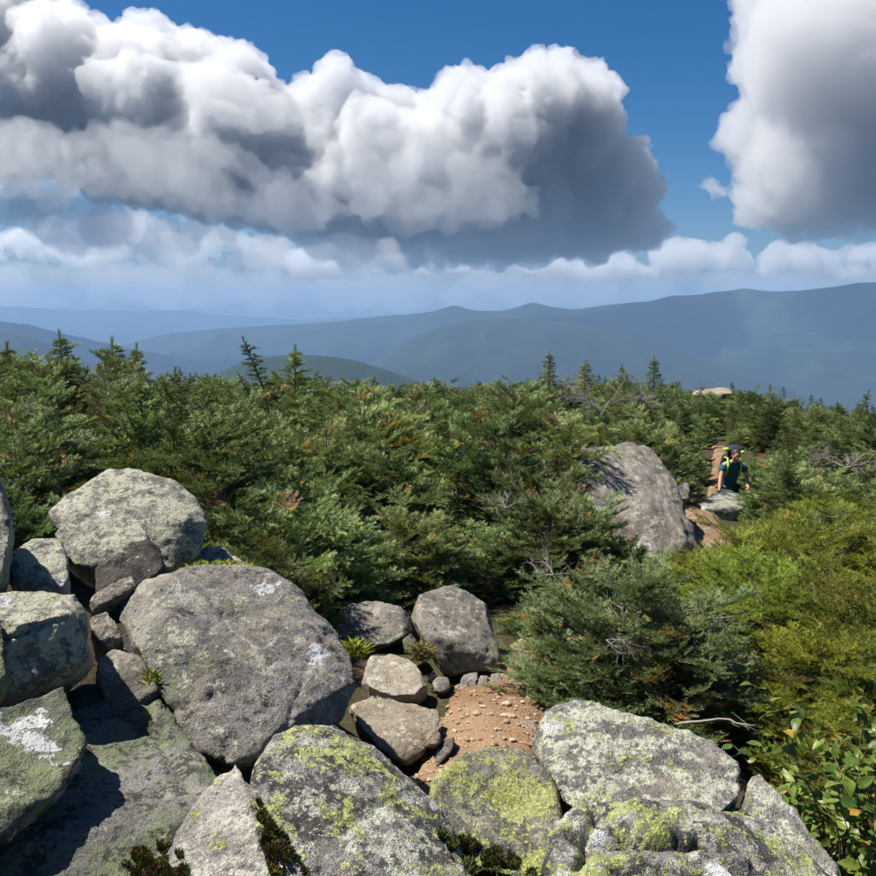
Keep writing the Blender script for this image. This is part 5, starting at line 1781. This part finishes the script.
# ------------------------------------------------------------------ the hiker
def skin_fig(name, joints, edges, mat, parent, sub=2, root=0):
    """joints: list of (x, y, z, rx, ry)"""
    me = bpy.data.meshes.new(name)
    me.from_pydata([j[:3] for j in joints], edges, [])
    ob = bpy.data.objects.new('tmp', me)
    COL.objects.link(ob)
    ob.modifiers.new('skin', 'SKIN')
    for i, j in enumerate(joints):
        me.skin_vertices[0].data[i].radius = (j[3], j[4])
        me.skin_vertices[0].data[i].use_root = (i == root)
    ss = ob.modifiers.new('sub', 'SUBSURF'); ss.levels = sub; ss.render_levels = sub
    dg = bpy.context.evaluated_depsgraph_get()
    out = bpy.data.meshes.new_from_object(ob.evaluated_get(dg), depsgraph=dg)
    bpy.data.objects.remove(ob)
    out.polygons.foreach_set('use_smooth', [True] * len(out.polygons))
    return link(name, out, mat, parent=parent)


def loft(name, rings, mat, parent, n=20):
    """closed tube through rings (x, y, z, rx, ry)"""
    V, F = [], []
    for (x, y, z, a, b) in rings:
        for k in range(n):
            t = 2 * math.pi * k / n
            V.append((x + a * math.cos(t), y + b * math.sin(t), z + 0.006 * math.sin(3 * t + z * 40)))
    for i in range(len(rings) - 1):
        for k in range(n):
            F.append((i * n + k, i * n + (k + 1) % n, (i + 1) * n + (k + 1) % n, (i + 1) * n + k))
    return link(name, mesh_np(name, V, F), mat, parent=parent)


def ball(name, c, r, mat, parent, sc=(1, 1, 1), sub=3, rot=(0, 0, 0)):
    bm = bmesh.new()
    bmesh.ops.create_icosphere(bm, subdivisions=sub, radius=1.0)
    for v in bm.verts:
        v.co = Vector((v.co.x * r * sc[0], v.co.y * r * sc[1], v.co.z * r * sc[2]))
    me = bpy.data.meshes.new(name); bm.to_mesh(me); bm.free()
    me.polygons.foreach_set('use_smooth', [True] * len(me.polygons))
    o = link(name, me, mat, parent=parent, loc=c)
    o.rotation_euler = rot
    return o


def build_hiker():
    skin = plain('hiker_skin', (0.42, 0.23, 0.15), 0.55, 0.35, 0.08)
    shirt = plain('hiker_shirt_teal', (0.012, 0.085, 0.125), 0.85, 0.2, 0.2, 30)
    shorts = plain('hiker_shorts_dark', (0.015, 0.017, 0.024), 0.85, 0.2, 0.2, 30)
    hair = plain('hiker_hair_brown', (0.045, 0.025, 0.015), 0.6, 0.4, 0.3, 60)
    pack = plain('backpack_dark_blue', (0.020, 0.022, 0.040), 0.75, 0.3, 0.2, 30)
    lime = plain('backpack_lime', (0.33, 0.62, 0.05), 0.7, 0.3, 0.1, 30)
    boot = plain('hiker_boot', (0.05, 0.04, 0.03), 0.8, 0.2, 0.2, 30)
    gz = float(ground_z([(5.72, 18.4)])[0]) + 0.05
    head = at(736, 457, 18.3)
    root = empty('person', (head[0] + 0.0, 18.5, gz))
    hz = head[2] - gz                      # head centre above the ground
    # the figure faces the camera (-Y), bent forward, right hand (image left) reaching down to a rock
    def J(x, y, z, r, r2=None): return (x, y, z, r, r2 or r)
    hip = hz - 0.62
    body = [J(0, 0.22, hip, .10), J(0, 0.15, hip + .18, .085), J(0, 0.02, hip + .38, .095), J(0.0, -0.06, hip + .47, .075), J(0.0, -0.12, hip + .54, .05), J(0, -0.16, hz - .05, .05), J(0, -0.18, hz, .05),
            J(-.19, -.05, hip + .44, .065), J(-.27, -.16, hip + .21, .048), J(-.33, -.30, hip - .02, .036), J(-.34, -.35, hip - .10, .03, .035),
            J(.19, -.05, hip + .44, .065), J(.27, -.10, hip + .20, .048), J(.24, -.28, hip + .02, .036), J(.22, -.35, hip - .03, .03, .035),
            J(-.10, 0.20, hip - .10, .095), J(-.12, -.02, hip * 0.48, .065), J(-.12, 0.10, .12, .045), J(-.12, .0, .05, .045, .04), J(-.12, -.12, .04, .04, .03),
            J(.10, 0.22, hip - .10, .095), J(.12, .10, hip * 0.46, .065), J(.13, 0.34, .12, .045), J(.13, .24, .05, .045, .04), J(.13, .12, .04, .04, .03)]
    E = [(0, 1), (1, 2), (2, 3), (3, 4), (4, 5), (5, 6), (3, 7), (7, 8), (8, 9), (9, 10), (3, 11), (11, 12), (12, 13), (13, 14), (0, 15), (15, 16), (16, 17), (17, 18), (18, 19), (0, 20), (20, 21), (21, 22), (22, 23), (23, 24)]
    skin_fig('body', body, E, skin, root)
    g = 0.014
    loft('shirt', [(0, .22, hip - .06, .165, .125), (0, .20, hip + .04, .16, .12), (0, .15, hip + .18, .165, .13), (0, .08, hip + .30, .19, .14), (0, .01, hip + .39, .205, .13), (0, -.04, hip + .45, .185, .105), (0, -.075, hip + .495, .11, .08), (0, -.10, hip + .52, .065, .06)], shirt, root)
    for sx in (-1, 1):
        yy = -.12 if sx < 0 else -.08
        skin_fig('sleeve', [J(.165 * sx, -.04, hip + .43, .085), J(.215 * sx, -.07, hip + .38, .085), J(.255 * sx, yy, hip + .28, .075)], [(0, 1), (1, 2)], shirt, root, 2)
    hj = [J(0, 0.22, hip + .02, .165 + g, .135 + g), J(-.10, 0.20, hip - .10, .11 + g), J(-.115, 0.06, hip * 0.60, .085 + g), J(.10, 0.22, hip - .10, .11 + g), J(.12, .14, hip * 0.60, .085 + g)]
    skin_fig('shorts', hj, [(0, 1), (1, 2), (0, 3), (3, 4)], shorts, root)
    for sx, yy in ((-.12, 0.0), (.13, .24)):
        bj = [J(sx, yy + .09, .20, .058), J(sx, yy + .09, .10, .058), J(sx, yy, .055, .055, .05), J(sx, yy - .14, .045, .05, .04)]
        skin_fig('boot', bj, [(0, 1), (1, 2), (2, 3)], boot, root, 1)
    # fingers of both hands, curled
    for (hx, hy, hh) in ((-.34, -.35, hip - .10), (.22, -.35, hip - .03)):
        for k in range(4):
            dx = -.03 + .02 * k
            fj = [J(hx + dx, hy, hh, .010), J(hx + dx, hy - .035, hh - .035, .0095), J(hx + dx, hy - .03, hh - .07 + .006 * abs(k - 1.5), .009), J(hx + dx, hy - .008, hh - .085, .008)]
            skin_fig('finger', fj, [(0, 1), (1, 2), (2, 3)], skin, root, 1)
        tj = [J(hx + (.03 if hx < 0 else -.03), hy, hh + .01, .012), J(hx + (.055 if hx < 0 else -.055), hy - .02, hh - .02, .011), J(hx + (.05 if hx < 0 else -.05), hy - .035, hh - .05, .009)]
        skin_fig('thumb', tj, [(0, 1), (1, 2)], skin, root, 1)
    # head
    hc = (0, -0.20, hz + .02)
    hd = ball('head', hc, 1, skin, root, (.078, .095, .115), rot=(0.35, 0, 0))
    ball('nose', (0, -.098, -.01), 1, skin, hd, (.014, .02, .022), 2)
    ball('mouth', (0, -.086, -.052), 1, plain('hiker_lips', (0.30, 0.10, 0.08), 0.5), hd, (.024, .01, .008), 2)
    for sx in (-1, 1):
        ball('eye', (.03 * sx, -.083, .018), 1, plain('hiker_eye', (0.03, 0.02, 0.02), 0.3), hd, (.012, .009, .009), 2)
        ball('ear', (.078 * sx, .005, 0), 1, skin, hd, (.012, .022, .03), 2)
    ball('hair', (0, .022, .030), 1, hair, hd, (.088, .095, .105), 3)
    ball('ponytail', (0, .115, .02), 1, hair, hd, (.03, .035, .06), 2)
    # backpack on the back, its lid above the shoulders with lime trim
    pj = [J(0, .42, hip + .02, .17, .13), J(0, .36, hip + .25, .18, .14), J(0, .22, hip + .52, .17, .13), J(0, .16, hip + .66, .15, .10)]
    pk = skin_fig('backpack', pj, [(0, 1), (1, 2), (2, 3)], pack, root)
    ball('lid', (0.05, .10, hip + .73), 1, pack, pk, (.20, .13, .075), 3, (0.4, 0, 0))
    for sx in (-1, 1):
        ball('lime_trim', (.16 * sx + 0.03, .02, hip + .68 + (.06 if sx < 0 else 0)), 1, lime, pk, (.065, .05, .04), 2)
        st = [J(.11 * sx, .18, hip + .56, .022, .012), J(.12 * sx, -.06, hip + .575, .022, .012), J(.13 * sx, -.165, hip + .42, .022, .012), J(.14 * sx, -.02, hip + .2, .02, .012)]
        skin_fig('shoulder_strap', st, [(0, 1), (1, 2), (2, 3)], lime, pk, 1)
    tag(root, 'hiker in a teal shirt with a dark and lime backpack bending forward on the trail', 'person')


build_hiker()

build_haze()
